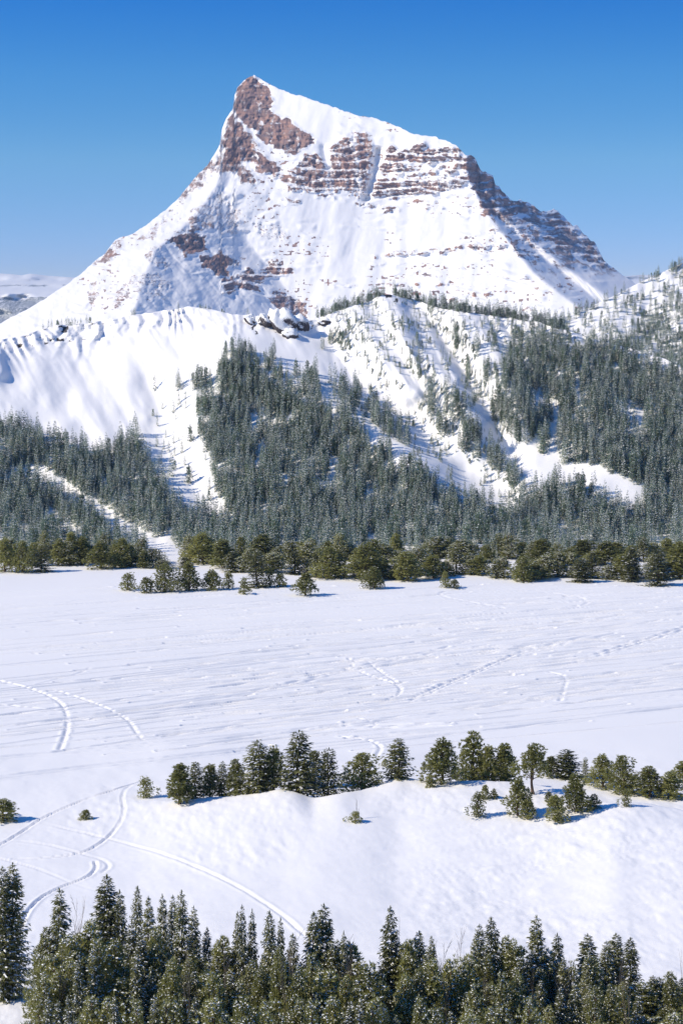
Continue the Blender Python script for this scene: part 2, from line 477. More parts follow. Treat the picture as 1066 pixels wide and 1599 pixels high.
hill_mat = rock_snow_material('hill_snow', 0.24, (0.04, 0.038, 0.04), (0.07, 0.065, 0.064), (0.11, 0.095, 0.09))
hill = grid_mesh('hillside', hill_all, hill_mat, {'rock': hr_all})
tag(hill, kind='structure')

# the farther hill that rises at the edge of the valley
HILL2_SKY = [(760, 560), (800, 533), (830, 516), (860, 503), (900, 487), (950, 466), (1000, 440), (1040, 422), (1066, 410), (1150, 380), (1260, 350)]
def hill2_D(px, py):
    D = curve([(340, 1480), (420, 1390), (500, 1290), (560, 1210), (620, 1130), (700, 1040)], py) + (px - 950) * -0.12
    return D + 9 * fbm(px / 60, py / 50, 4, 51) + 3 * fbm(px / 12, py / 16, 3, 52)
h2p = np.arange(750, 1262, 3.0); h2v = np.linspace(0, 1, 110)
H2P = np.repeat(h2p[None, :], len(h2v), 0)
H2Y = 700 + (curve(HILL2_SKY, h2p)[None, :] - 700) * h2v[:, None]
H2PT = ray(H2P, H2Y, hill2_D(H2P, H2Y))
back = []
for dd, dz in ((10, -1), (60, -20), (200, -80), (420, -170)):
    b = H2PT[-1].copy(); b[:, 1] += dd; b[:, 2] = np.maximum(b[:, 2] + dz, -4); back.append(b)
hill2 = grid_mesh('far_hillside', np.concatenate([H2PT] + [b[None] for b in back], 0), hill_mat,
                  {'rock': np.zeros((len(h2v) + 4, len(h2p)))})
tag(hill2, kind='structure')

# ------------------------------------------------------------------ the mountain
MD = 5000.0
MU = MD / F                 # metres per design pixel at the mountain
SKYLINE = [(-160, 640), (-80, 566), (0, 506), (40, 484), (67, 469), (112, 439), (127, 427), (146, 409), (165, 395), (180, 375), (210, 364), (259, 328),
           (277, 311), (312, 269), (323, 260), (338, 236), (344, 222), (346, 204), (354, 184), (364, 168), (366, 150), (371, 136), (389, 121), (397, 117),
           (410, 126), (444, 142), (489, 156), (528, 170), (562, 181), (583, 184), (618, 196), (645, 209), (682, 215), (710, 225), (726, 241),
           (741, 245), (749, 263), (769, 276), (773, 290), (795, 310), (816, 318), (832, 320), (844, 328), (864, 326), (879, 339), (895, 351),
           (907, 363), (927, 377), (934, 394), (950, 414), (990, 442), (1040, 490), (1130, 575), (1200, 640)]
mp_ = np.arange(-160, 1200, 1.45)
mv = np.linspace(0, 1, 430)
msky = curve(SKYLINE, mp_)
msky = msky + 3.5 * fbm(mp_ / 11, mp_ * 0 + 8, 3, 14) * sstep(735, 760, mp_) * sstep(960, 930, mp_) + 1.3 * fbm(mp_ / 7, mp_ * 0, 3, 2) * sstep(420, 300, np.abs(mp_ - 640)) + 1.2 * fbm(mp_ / 9, mp_ * 0 + 3, 3, 3) * (mp_ < 390)
MP = np.repeat(mp_[None, :], len(mv), 0)
MY = 650 + (np.minimum(msky, 645)[None, :] - 650) * mv[:, None]

def mountain_depth(px, py):
    """depth in design pixels (MU metres each) behind the nearest rib"""
    z = 540.0 - py
    c = lambda pts: np.interp(-py, [-p[0] for p in pts][::1], [p[1] for p in pts])
    xa = c([(640, 170), (540, 196), (480, 212), (430, 226), (390, 243), (345, 296), (305, 328), (260, 352), (200, 366), (118, 392)])
    xv = c([(640, 500), (540, 492), (500, 472), (460, 452), (420, 420), (380, 388), (340, 360), (305, 342), (260, 372), (200, 392), (118, 410)])
    xe = c([(640, 1010), (540, 960), (481, 905), (426, 834), (383, 800), (324, 755), (284, 734), (240, 728), (118, 726)])
    xs1 = c([(640, 1060), (540, 990), (500, 962), (465, 926), (440, 893), (402, 848), (380, 822), (340, 780), (300, 752), (118, 745)])
    xs2 = xs1 + c([(540, 26), (465, 26), (400, 16), (340, 8), (118, 2)])
    d6 = c([(640, -60), (540, 60), (490, 125), (400, 232), (310, 330), (300, 336), (228, 382), (210, 402), (180, 448), (118, 520)])
    gxv = c([(540, -0.2), (480, -0.18), (400, -0.06), (340, 0.05), (305, 0.08), (240, -0.1), (118, -0.3)])
    dv = d6 - gxv * (600 - xv)
    gw = c([(540, 1.0), (400, 1.02), (340, 0.95), (305, 0.7), (260, 0.4), (118, 0.3)])
    da = dv - gw * (xv - xa)
    dl = da + 0.55 * (xa + 200)
    de = d6 - 0.32 * (xe - 600)
    ds1 = de + 2.6 * (xs1 - xe)
    ds2 = ds1 - 0.3 * (xs2 - xs1)
    dend = ds2 + 2.6 * (1240 - xs2)
    D = np.zeros(px.shape)
    for (x0, y0), (x1, y1) in zip(((-200 + 0 * xa, dl), (xa, da), (xv, dv), (600 + 0 * xa, d6), (xe, de), (xs1, ds1), (xs2, ds2)),
                                  ((xa, da), (xv, dv), (600 + 0 * xa, d6), (xe, de), (xs1, ds1), (xs2, ds2), (1240 + 0 * xa, dend))):
        t = (px - x0) / np.maximum(x1 - x0, 1e-3)
        D = np.where((px >= x0) & (px < x1), y0 + (y1 - y0) * t, D)
    return D, xa, xv, xe

# bare rock seen on the mountain: (density, outline)
ROCKS = [
    (1.0, 0.28, [(386, 122), (400, 119), (408, 130), (418, 149), (419, 168), (437, 180), (462, 194), (489, 218), (492, 226), (475, 232), (455, 243), (437, 238), (413, 224), (396, 206), (382, 193), (370, 182), (364, 162), (368, 140)]),
    (0.95, 0.28, [(350, 186), (362, 170), (372, 191), (387, 203), (398, 222), (401, 239), (423, 252), (440, 260), (436, 278), (416, 272), (401, 260), (384, 246), (364, 256), (350, 238), (343, 214)]),
    (0.72, 0.22, [(318, 264), (335, 246), (350, 236), (366, 254), (390, 262), (404, 288), (385, 286), (364, 272), (337, 266)]),
    (0.9, 0.5, [(428, 280), (444, 268), (463, 266), (474, 246), (493, 240), (508, 252), (519, 250), (518, 229), (534, 213), (552, 203), (577, 209), (585, 229), (582, 257), (575, 270), (580, 288), (572, 306), (538, 303), (514, 301), (486, 299), (462, 299), (444, 290)]),
    (0.95, 0.9, [(596, 236), (619, 230), (659, 228), (710, 228), (726, 237), (724, 250), (698, 251), (659, 253), (623, 250), (598, 252)]),
    (0.85, 0.9, [(583, 258), (604, 254), (623, 259), (671, 262), (728, 255), (728, 265), (678, 270), (627, 271), (587, 273)]),
    (0.9, 0.9, [(578, 283), (604, 280), (651, 280), (694, 274), (718, 274), (733, 284), (712, 294), (667, 300), (627, 307), (604, 310), (578, 305)]),
    (1.0, 0.6, [(727, 243), (742, 243), (752, 250), (756, 268), (772, 280), (778, 297), (796, 310), (818, 318), (826, 328), (800, 335), (769, 337), (749, 326), (736, 302), (731, 282), (727, 261)]),
    (0.85, 0.7, [(816, 318), (832, 317), (848, 326), (868, 324), (891, 346), (909, 362), (929, 374), (938, 394), (948, 414), (923, 420), (905, 400), (879, 396), (856, 377), (836, 361), (820, 341)]),
    (0.5, 0.7, [(756, 330), (800, 334), (840, 366), (880, 398), (926, 420), (952, 432), (900, 420), (850, 395), (800, 365)]),
    (0.8, 0.8, [(800, 384), (826, 390), (846, 400), (838, 408), (806, 396)]),
    (0.55, 0.6, [(870, 440), (892, 446), (902, 458), (880, 456)]),
    (1.0, 0.22, [(258, 380), (281, 360), (299, 358), (319, 373), (323, 386), (305, 392), (295, 398), (276, 390)]),
    (0.95, 0.22, [(317, 395), (347, 393), (373, 409), (354, 425), (333, 425), (317, 411)]),
    (0.95, 0.6, [(342, 456), (352, 430), (396, 418), (405, 432), (430, 407), (464, 422), (460, 430), (423, 432), (403, 453), (364, 456)]),
    (0.75, 0.22, [(408, 468), (434, 456), (472, 478), (482, 494), (458, 496), (430, 477)]),
    (0.42, 0.22, [(324, 306), (346, 298), (376, 332), (384, 362), (338, 366), (296, 348)]),
    (0.55, 0.22, [(288, 340), (306, 332), (330, 352), (332, 364), (300, 362)]),
    (0.35, 0.22, [(389, 338), (437, 350), (458, 383), (414, 383)]),
    (0.5, 0.22, [(225, 400), (243, 380), (262, 384), (268, 420), (246, 420)]),
    (0.4, 0.22, [(200, 440), (226, 422), (270, 440), (262, 470), (215, 462)]),
    (0.6, 0.22, [(172, 384), (182, 372), (200, 368), (196, 384), (172, 404), (140, 418), (150, 402)]),
    (0.5, 0.22, [(135, 450), (150, 436), (158, 462), (136, 488)]),
    (0.5, 0.22, [(170, 478), (182, 456), (200, 440), (204, 452), (186, 484)]),
    (0.5, 0.22, [(212, 380), (238, 350), (262, 330), (268, 340), (240, 372)]),
    (0.55, 0.22, [(276, 312), (312, 268), (330, 262), (316, 290), (290, 316)]),
]
BANDS = [(1.0, 4.5, [(588, 402), (619, 396), (726, 387), (800, 385)]), (0.8, 3.5, [(580, 329), (612, 331)]), (0.8, 4, [(493, 305), (527, 310)]),
         (0.9, 4.5, [(552, 316), (618, 330)]), (0.8, 4, [(430, 309), (465, 316)]), (0.6, 3, [(663, 329), (690, 324)]), (0.7, 3.2, [(730, 363), (773, 359)]),
         (0.5, 2.5, [(615, 430), (741, 416)]), (0.75, 4, [(651, 447), (714, 442)]), (0.95, 5.5, [(706, 465), (765, 458)]), (0.7, 4, [(785, 438), (828, 436)]),
         (0.7, 4, [(812, 485), (832, 481)]), (0.65, 4, [(596, 442), (631, 446)]), (0.55, 3, [(470, 410), (520, 412), (560, 406)]), (0.5, 3, [(520, 448), (556, 446)]),
         (0.6, 3, [(700, 452), (740, 448)]), (0.5, 3, [(640, 316), (720, 308)]), (0.5, 3, [(600, 470), (660, 462)]), (0.45, 3, [(580, 416), (640, 410)])]
rx, ry = np.arange(-165, 1215, 1.45), np.arange(100, 655, 1.0)
RX, RY = np.meshgrid(rx, ry)
def sample(R):
    fx = np.clip((MP - rx[0]) / 1.45, 0, len(rx) - 1.001); fy = np.clip(MY - ry[0], 0, len(ry) - 1.001)
    ix, iy = fx.astype(int), fy.astype(int); fx, fy = fx - ix, fy - iy
    return (R[iy, ix] * (1 - fx) + R[iy, ix + 1] * fx) * (1 - fy) + (R[iy + 1, ix] * (1 - fx) + R[iy + 1, ix + 1] * fx) * fy
wx = RX + 9 * fbm(RX / 15, RY / 15, 4, 71, 0.6); wy = RY + 8 * fbm(RX / 13, RY / 13, 4, 72, 0.6)
M = np.zeros(RX.shape); ST = np.full(RX.shape, 0.8)
for dens, st_, poly in ROCKS:
    ins = inside(poly, wx, wy)
    ST = np.where(ins & (dens > M), st_, ST)
    M = np.maximum(M, dens * ins)
for dens, wdt, pts in BANDS:
    M = np.maximum(M, dens * np.clip(1.6 - pl_dist(pts, RX + 0.7 * (wx - RX), RY + 0.7 * (wy - RY)) / (wdt * 0.62), 0, 1) * sstep(0.25, 0.5, vnoise(RX / 11, RY / 11, 78)))
Ms = sample(blur(blur(M, 5, 0), 5, 1)); M = sample(M); ST = sample(blur(blur(ST, 4, 0), 4, 1))
D0, xa, xv, xe = mountain_depth(RX, RY)
D0 = sample(blur(blur(D0, 5, 1), 5, 0)); xe = sample(xe)
strat = -MY + 3.0 * fbm(MP / 60, MY / 60, 2, 61) + 0.04 * (MP - 600) * (MP < 560)
def terrace(period, seed):
    q = (strat + 4.5 * fbm(MP / 34, MY / 30, 3, seed)) / period
    q = q - np.floor(q)
    h = np.where(q < 0.74, 0.12 * q / 0.74, 0.12 + 0.88 * (q - 0.74) / 0.26)
    return period * 1.15 * (h - q), q
t1, q1 = terrace(14.0, 62); t2, q2 = terrace(6.3, 63)
relief = Ms * ST * (1.0 * t1 + 1.0 * t2)
relief += Ms * (1.3 - ST) * 9.0 * (ridged((MP + .35 * MY) / 17, (MY - .3 * MP) / 26, 4, 64) - 0.6)
relief += Ms * 7.0 * (ridged(MP / 11 + 0.4 * fbm(MP / 20, MY / 20, 2, 9), MY / 40, 3, 164) - 0.6)
relief += Ms * 4.2 * fbm(MP / 6, MY / 5, 4, 65, 0.6)
snowy = 1 - 0.6 * np.clip(Ms, 0, 1)
relief += snowy * (3.0 * fbm((MP + 0.2 * (MY - 300)) / 42, MY / 110, 3, 66) + 0.55 * fbm((MP + 0.3 * MY) / 13, MY / 30, 3, 67))
relief += snowy * 0.4 * t1 * sstep(0.5, 0.85, vnoise(MP / 30, MY / 22, 68))
relief += snowy * 1.6 * fbm(MP / 16, MY / 14, 4, 69) * (0.25 + sstep(480, 380, MP))
wall_ = sstep(-10, 15, MP - sample(xa)) * sstep(30, -30, MP - sample(xv)) * (MY > 290)
relief += wall_ * (10.0 * (ridged((MP - .8 * MY) / 30, (MY + .5 * MP) / 130, 3, 264) - .6) + 0.6 * fbm(MP / 9, MY / 9, 3, 265))
relief += sstep(0, 15, MP - xe) * (7.0 * (ridged((MP - .9 * MY) / 20, (MY + .6 * MP) / 70, 4, 266) - .6))
# chutes that cut the cliff band
for pts, A, w in (([(590, 235), (586, 265), (572, 312)], 16, 5.5), ([(505, 230), (512, 262)], 8, 6), ([(640, 320), (632, 420)], 3, 9), ([(560, 330), (548, 470)], 4, 16), ([(690, 320), (700, 480)], 3, 12)):
    relief += A * np.exp(-(pl_dist(pts, MP, MY) / w) ** 2)
    M = M * (1 - 0.9 * np.exp(-(pl_dist(pts, MP, MY) / (w * 0.8)) ** 2) * (A > 5))
Dm = MD + (D0 + relief) * MU - 330 * MU
MPT = ray(MP, MY, MD)                # the lateral and vertical layout of the range
MPT[:, :, 1] = Dm
MPT[:, :, 0] *= Dm / MD
MPT[:, :, 2] = CH + (MPT[:, :, 2] - CH) * Dm / MD
crumb = sstep(0.62, 0.8, vnoise(MP / 4.2, MY / 2.6, 81)) * sstep(0.45, 0.7, vnoise(MP / 34, MY / 22, 82)) * (MY < 490)
crumb *= 0.75 * (sstep(330, 420, MP) * 0.7 + sstep(330, 250, MP) * 0.55 + 0.3) * (q1 < 0.6)
ln = 0.16 * fbm(MP / 8, MY / 4, 3, 85)
ledge1 = 1 - ST * sstep(0.70, 0.80, q1 + ln) * 0.85
ledge2 = 1 - ST * sstep(0.70, 0.82, q2 + 1.2 * ln) * 0.55
dab = fbm((MP + .5 * MY) / 9, (MY - .5 * MP) / 6, 4, 86)           # snow caught on the broken faces
rock = M * ledge1 * ledge2 * (1.04 - 0.42 * sstep(0.0, 0.5, dab) + 0.12 * (ST < .4))
chute = sstep(0.68, 0.86, ridged((MP + 3 * fbm(MP / 15, MY / 15, 2, 5)) / 19, MY / 120, 2, 87))
rock = rock * (1 - 0.35 * chute)
rock = np.maximum(rock, crumb)
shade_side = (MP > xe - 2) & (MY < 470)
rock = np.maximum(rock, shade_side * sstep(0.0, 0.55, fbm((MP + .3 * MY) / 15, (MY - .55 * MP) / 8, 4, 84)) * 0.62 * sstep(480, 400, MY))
back = []
for dd, dz in ((40, -10), (150, -80), (500, -330), (1200, -800)):
    b = MPT[-1].copy(); b[:, 1] += dd; b[:, 2] = np.maximum(b[:, 2] + dz, -6); back.append(b)
mount_mat = rock_snow_material('mountain_rock_and_snow', MU, (0.12, 0.092, 0.092), (0.29, 0.185, 0.16), (0.50, 0.29, 0.215))
mountain = grid_mesh('mountain', np.concatenate([MPT] + [b[None] for b in back], 0), mount_mat,
                     {'rock': np.concatenate([rock] + [np.zeros((1, len(mp_)))] * len(back), 0)})
tag(mountain, kind='structure')

# ------------------------------------------------------------------ far plateau on the skyline
pp = np.arange(-500, 1600, 6.0); pv = np.linspace(0, 1, 90)
PP = np.repeat(pp[None, :], len(pv), 0)
psky = curve([(-500, 436), (0, 427), (20, 428), (34, 430), (48, 427), (70, 430), (110, 433), (180, 437), (700, 440), (980, 431), (1000, 429), (1030, 430), (1200, 436), (1600, 440)], pp)
PY = 620 + (psky[None, :] - 620) * pv[:, None]
PD = curve([(425, 17500), (438, 16800), (444, 14500), (450, 14000), (456, 12500), (460, 12000), (505, 10500), (560, 9000), (620, 7800)], PY) + 250 * fbm(PP / 40, PY / 12, 3, 88)
PPT = ray(PP, PY, PD)
PPT[:, :, 2] = np.maximum(PPT[:, :, 2], -20 + 0 * PY)
wood = np.maximum(sstep(-.15, .15, 0.5 * fbm(PP / 25, PY / 5, 4, 89) + (PY - 464) * 0.06),
                  sstep(442.5, 444, PY + 1.5 * fbm(PP / 30, PY / 9, 2, 90) - 0.012 * (60 - PP) ) * sstep(448, 446.5, PY + 1.5 * fbm(PP / 30, PY / 9, 2, 90) - 0.012 * (60 - PP)))
wood = wood * (1 - 0.9 * sstep(0.35, 0.75, fbm(PP / 18, PY / 5, 3, 95)) * (PY < 480))
wood = 0.53 * wood
back = []
for dd, dz in ((600, -10), (2500, -500), (6000, -1200)):
    b = PPT[-1].copy(); b[:, 1] += dd; b[:, 2] = np.maximum(b[:, 2] + dz, -20); back.append(b)
plateau_mat = rock_snow_material('plateau_snow_and_wood', 5.0, (0.03, 0.045, 0.04), (0.04, 0.06, 0.05), (0.05, 0.07, 0.055))
plateau = grid_mesh('far_plateau', np.concatenate([PPT] + [b[None] for b in back], 0), plateau_mat,
                    {'rock': np.concatenate([wood] + [np.zeros((1, len(pp)))] * len(back), 0)})
tag(plateau, kind='structure')
# ------------------------------------------------------------------ tree materials
def needle_material(name, dark, light, transl=0.48):
    m, n, l, b = new_mat(name)
    oi = n.new('ShaderNodeObjectInfo')
    at = n.new('ShaderNodeAttribute'); at.attribute_name = 'tone'
    f = mathn(n, l, 'ADD', mathn(n, l, 'MULTIPLY', oi.outputs['Random'], 0.5), mathn(n, l, 'MULTIPLY', at.outputs['Fac'], 0.5))
    r = ramp(n, l, f, [(0.05, dark), (0.9, light)])
    l.new(r.outputs[0], b.inputs['Base Color'])
    b.inputs['Roughness'].default_value = 0.48
    b.inputs['Specular IOR Level'].default_value = 0.5
    tl = n.new('ShaderNodeBsdfTranslucent'); l.new(r.outputs[0], tl.inputs['Color'])
    mx = n.new('ShaderNodeMixShader'); mx.inputs[0].default_value = transl
    l.new(b.outputs[0], mx.inputs[1]); l.new(tl.outputs[0], mx.inputs[2])
    out = [q for q in n if q.type == 'OUTPUT_MATERIAL'][0]
    l.new(mx.outputs[0], out.inputs[0])
    return m
def bark_material(name, c1, c2):
    m, n, l, b = new_mat(name)
    tcx = n.new('ShaderNodeTexCoord')
    t = noise_node(n, l, 9.0, 4, 0.6, tcx.outputs['Object'])
    r = ramp(n, l, t.outputs[0], [(0.3, c1), (0.7, c2)])
    l.new(r.outputs[0], b.inputs['Base Color']); b.inputs['Roughness'].default_value = 0.85
    return m
spruce_needles = needle_material('spruce_needles', (0.07, 0.082, 0.036), (0.28, 0.28, 0.115))
pine_needles = needle_material('pine_needles', (0.115, 0.125, 0.034), (0.41, 0.4, 0.13))
forest_needles = needle_material('forest_needles', (0.085, 0.13, 0.09), (0.28, 0.36, 0.25))
brown_bark = bark_material('conifer_bark', (0.07, 0.045, 0.03), (0.17, 0.11, 0.075))
grey_bark = bark_material('bare_wood', (0.07, 0.06, 0.05), (0.21, 0.18, 0.15))
m_, n_, l_, b_ = new_mat('branch_snow')
b_.inputs['Base Color'].default_value = (0.88, 0.88, 0.9, 1); b_.inputs['Roughness'].default_value = 0.7
branch_snow = m_

class Build:
    """collects blades, snow caps and limbs; linked as one mesh"""
    def __init__(s): s.v = []; s.f = []; s.m = []; s.t = []
    def add(s, vs, fs, mat, tone=0.5):
        k = len(s.v); s.v += vs
        for f in fs: s.f.append([i + k for i in f]); s.m.append(mat)
        s.t += [tone] * len(vs)
    def blade(s, p, d, side, L, W, mat, tone, sag=0.0):
        q = p + d * (0.45 * L)
        e = p + d * L; e = Vector((e.x, e.y, e.z - sag * L))
        s.add([tuple(p), tuple(q + side * (W / 2)), tuple(e), tuple(q - side * (W / 2))], [(0, 1, 2, 3)], mat, tone)
    def cap(s, p, d, side, L, W, Ht, mat):
        q = p + d * (0.5 * L)
        top = q + Vector((0, 0, Ht))
        s.add([tuple(p), tuple(q + side * (W / 2)), tuple(p + d * L), tuple(q - side * (W / 2)), tuple(top)],
              [(0, 1, 4), (1, 2, 4), (2, 3, 4), (3, 0, 4)], mat, 0.5)
    def limb(s, pts, rads, sides, mat):
        k = len(s.v)
        for (p, r) in zip(pts, rads):
            for a in range(sides):
                t = 2 * math.pi * a / sides
                s.v.append((p.x + r * math.cos(t), p.y + r * math.sin(t), p.z)); s.t.append(0.5)
        for i in range(len(pts) - 1):
            for a in range(sides):
                b = (a + 1) % sides
                s.f.append([k + i * sides + a, k + i * sides + b, k + (i + 1) * sides + b, k + (i + 1) * sides + a]); s.m.append(mat)
    def limb3(s, p0, p1, r0, r1, mat, sides=3):
        d = (p1 - p0); 
        if d.length < 1e-5: return
        d.normalize()
        u = d.orthogonal().normalized(); w = d.cross(u)
        k = len(s.v)
        for p, r in ((p0, r0), (p1, r1)):
            for a in range(sides):
                t = 2 * math.pi * a / sides
                s.v.append(tuple(p + u * (r * math.cos(t)) + w * (r * math.sin(t)))); s.t.append(0.5)
        for a in range(sides):
            b = (a + 1) % sides
            s.f.append([k + a, k + b, k + sides + b, k + sides + a]); s.m.append(mat)
    def mesh(s, name, mats):
        me = bpy.data.meshes.new(name)
        me.from_pydata(s.v, [], s.f)
        for m in mats: me.materials.append(m)
        me.polygons.foreach_set('material_index', np.array(s.m, dtype=np.int32))
        at = me.attributes.new('tone', 'FLOAT', 'POINT'); at.data.foreach_set('value', np.array(s.t, dtype=np.float32))
        me.update()
        return me

def trunk_mesh(H, r, seed, sides=7, bend=0.02, mat=brown_bark, top=0.97):
    R = random.Random(seed); b = Build()
    n = 8; pts = []; rad = []
    for i in range(n + 1):
        t = i / n
        pts.append(Vector((bend * H * math.sin(3 * t + R.random() * .3), bend * H * math.sin(2.2 * t + 1) * .6 - bend * H * .5, t * H * top)))
        rad.append(r * (1 - 0.93 * t) * (1.35 if i == 0 else 1))
    b.limb([Vector((pts[0].x, pts[0].y, -0.8))] + pts, [rad[0]] + rad, sides, 0)
    return b.mesh('trunk', [mat])

def spruce_crown(H, R0, seed, gap=0.3, nbr=6, stations=5, blade=0.5, snow=0.35, low=0.05, ragged=0.25, mats=None, spire=0.85):
    """tiers of drooping boughs round a straight stem"""
    R = random.Random(seed); b = Build()
    z = low * H
    UP = Vector((0, 0, 1))
    while z < H * 0.985:
        t = z / H
        Lb = R0 * ((1 - t) ** spire) * (0.72 + 0.28 * min(1, t / 0.12)) + 0.08
        k = max(3, int(nbr * (0.55 + 0.45 * (1 - t)) + R.random()))
        a0 = R.uniform(0, 6.28)
        for j in range(k):
            if R.random() < 0.06: continue
            az = a0 + 6.283 * j / k + R.uniform(-.35, .35)
            L = Lb * (1 + R.uniform(-ragged, ragged))
            pitch = 0.55 * t - 0.42 * (1 - t) + R.uniform(-.15, .15)
            o = Vector((math.cos(az), math.sin(az), 0)); sd = Vector((-math.sin(az), math.cos(az), 0))
            zz = z + R.uniform(-.5, .5) * gap
            tone = R.uniform(0.05, .95)
            n = max(2, int(stations * (0.35 + 0.65 * L / max(R0, .1))))
            for i in range(n):
                u = (i + 0.6) / n
                p = Vector((0, 0, zz)) + o * (L * u) + UP * (L * (pitch * u + 0.22 * u * u))
                w = blade * (1.12 - 0.55 * u) * R.uniform(.75, 1.2)
                w = min(w, L * 0.9 + 0.1)
                for sg in (-1, 1):
                    an = sg * R.uniform(0.5, 1.05)
                    d = (o * math.cos(an) + sd * math.sin(an) + UP * R.uniform(-.45, .12)).normalized()
                    side = d.cross(UP).normalized() + UP * R.uniform(-.5, .5)
                    b.blade(p, d, side, w, w * 0.36, 0, min(1, max(0, tone + R.uniform(-.4, .4))), 0.18)
                if i == n - 1 or R.random() < .45:
                    d = (o + UP * R.uniform(-.15, .35)).normalized()
                    b.blade(p, d, sd + UP * R.uniform(-.3, .3), w * 0.95, w * 0.34, 0, min(1, tone + .15), 0.05)
                if R.random() < snow * (0.6 + 0.7 * (1 - t)):
                    d = (o + sd * R.uniform(-.7, .7) + UP * R.uniform(-.3, .05)).normalized()
                    b.cap(p + UP * 0.03 - d * (.3 * w), d, d.cross(UP).normalized(), w * R.uniform(.6, 1.1), w * R.uniform(.25, .5), w * .14, 1)
        z += gap * (1.0 - 0.45 * t) * R.uniform(.8, 1.2)
    for j in range(4):
        b.blade(Vector((0, 0, H * .965)), Vector((R.uniform(-.15, .15), R.uniform(-.15, .15), 1)).normalized(), Vector((math.cos(j * 1.57), math.sin(j * 1.57), 0)), H * .05, H * .012, 0, .6)
    return b.mesh('crown', mats or [spruce_needles, branch_snow])

def pine_crown(H, W, seed, tufts=420, blade=0.42, snow=0.10, low=0.1, lobes=9, mats=None, nbl=9, stems=None, skirt=1.0):
    """rounded crown of upswept bottle-brush tufts set on separate leafy masses"""
    R = random.Random(seed); b = Build()
    lob = []
    tops = 1 if R.random() < .55 else 2
    for i in range(lobes):
        t = low + (0.94 - low) * (i + R.uniform(.0, 1)) / lobes
        u = (t - low * .5) / (1.0 - low * .5)
        prof = min(1.0, (u / .16) ** .5) * max(0.0, 1 - u) ** (.45, .8, .6)[i % 3] * 1.1
        prof = max(prof, .12)
        az = i * 2.4 + R.uniform(-.6, .6)
        r = W * 0.5 * (0.22 + 0.34 * prof) * R.uniform(.7, 1.2)
        off = max(0.0, W * 0.5 * prof * R.uniform(.6, 1.3) - r * .7) * skirt
        lob.append((Vector((off * math.cos(az), off * math.sin(az), t * H)), r, r * R.uniform(.9, 1.5), R.uniform(0.1, .9)))
    for k in range(tops):
        sx_ = R.uniform(-.14, .14) * W * k
        for q, (zz, rr, rz) in enumerate(((.70, .20, .10), (.83, .14, .09), (.93, .075, .07))):
            lob.append((Vector((sx_, -sx_ * .5, H * (zz - .12 * k * R.random()))), W * rr, H * rz, .6))
    lob.append((Vector((0, 0, H * (low + .30))), W * .30, H * .26, .3))
    tot = sum(r * r for _, r, _, _ in lob)
    for c, r, rz, tn in lob:
        b.limb3(Vector((0, 0, max(low * .8 * H, c.z - rz * 1.2))), c, 0.035 * W * .5, 0.012 * W, 2)
        for k in range(int(tufts * r * r / tot) + 3):
            u = R.uniform(-0.75, 1); a = R.uniform(0, 6.283); s = math.sqrt(1 - u * u)
            rad = R.uniform(.62, 1.06)
            nrm_ = Vector((s * math.cos(a), s * math.sin(a), u))
            p = c + Vector((nrm_.x * r * rad, nrm_.y * r * rad, nrm_.z * rz * rad))
            if p.z < 0.02 * H: continue
            ax = (nrm_ * 0.75 + Vector((0, 0, 0.75))).normalized()
            o1 = ax.orthogonal().normalized(); o2 = ax.cross(o1)
            tone = min(1, max(0, tn * .5 + R.uniform(.0, .5)))
            L = blade * R.uniform(.75, 1.25)
            for q in range(nbl):
                aa = 6.283 * q / nbl + R.uniform(-.4, .4)
                sp = R.uniform(.35, 1.15)
                d = (ax + (o1 * math.cos(aa) + o2 * math.sin(aa)) * sp).normalized()
                sdv = d.cross(ax)
                if sdv.length < .05: sdv = o1.copy()
                sdv.normalize()
                b.blade(p, d, (sdv + ax * R.uniform(-.6, .6)).normalized(), L * R.uniform(.8, 1.1), L * .2, 0, min(1, max(0, tone + R.uniform(-.35, .4))))
            for _c in range((R.random() < snow % 1.0 or snow == 1.0) + int(snow)) if u > -0.1 else ():
                d = Vector((R.uniform(-1, 1), R.uniform(-1, 1), 0.1)).normalized()
                w = L * R.uniform(.5, 1.05)
                b.cap(p + Vector((0, 0, .3 * L)) - d * (.5 * w), d, d.cross(Vector((0, 0, 1))).normalized(), w, w * .42, w * .2, 1)
    return b.mesh('crown', mats or [pine_needles, branch_snow, brown_bark])

def bare_mesh(H, seed, spread=0.5, twigs=True, sides=4):
    R = random.Random(seed); b = Build()
    def grow(p, d, L, r, depth):
        n = 3
        for i in range(n):
            d2 = (d + Vector((R.uniform(-.3, .3), R.uniform(-.3, .3), R.uniform(-.05, .22)))).normalized()
            e = p + d2 * (L / n)
            b.limb3(p, e, r * (1 - i / n * .5), r * (1 - (i + 1) / n * .5), 0, sides if depth == 0 else 3)
            if depth < 3:
                for _ in range(2 if depth else 2):
                    if R.random() < .85:
                        az = R.uniform(0, 6.28)
                        dd = (d2 + Vector((math.cos(az), math.sin(az), R.uniform(-.1, .5))) * (spread + .25 * depth)).normalized()
                        grow(e, dd, L * R.uniform(.36, .6), max(r * .5, .022), depth + 1)
            p, d = e, d2
    grow(Vector((0, 0, -.5)), Vector((R.uniform(-.08, .08), R.uniform(-.08, .08), 1)).normalized(), H + .5, 0.016 * H + .03, 0)
    return b.mesh('branches', [grey_bark])

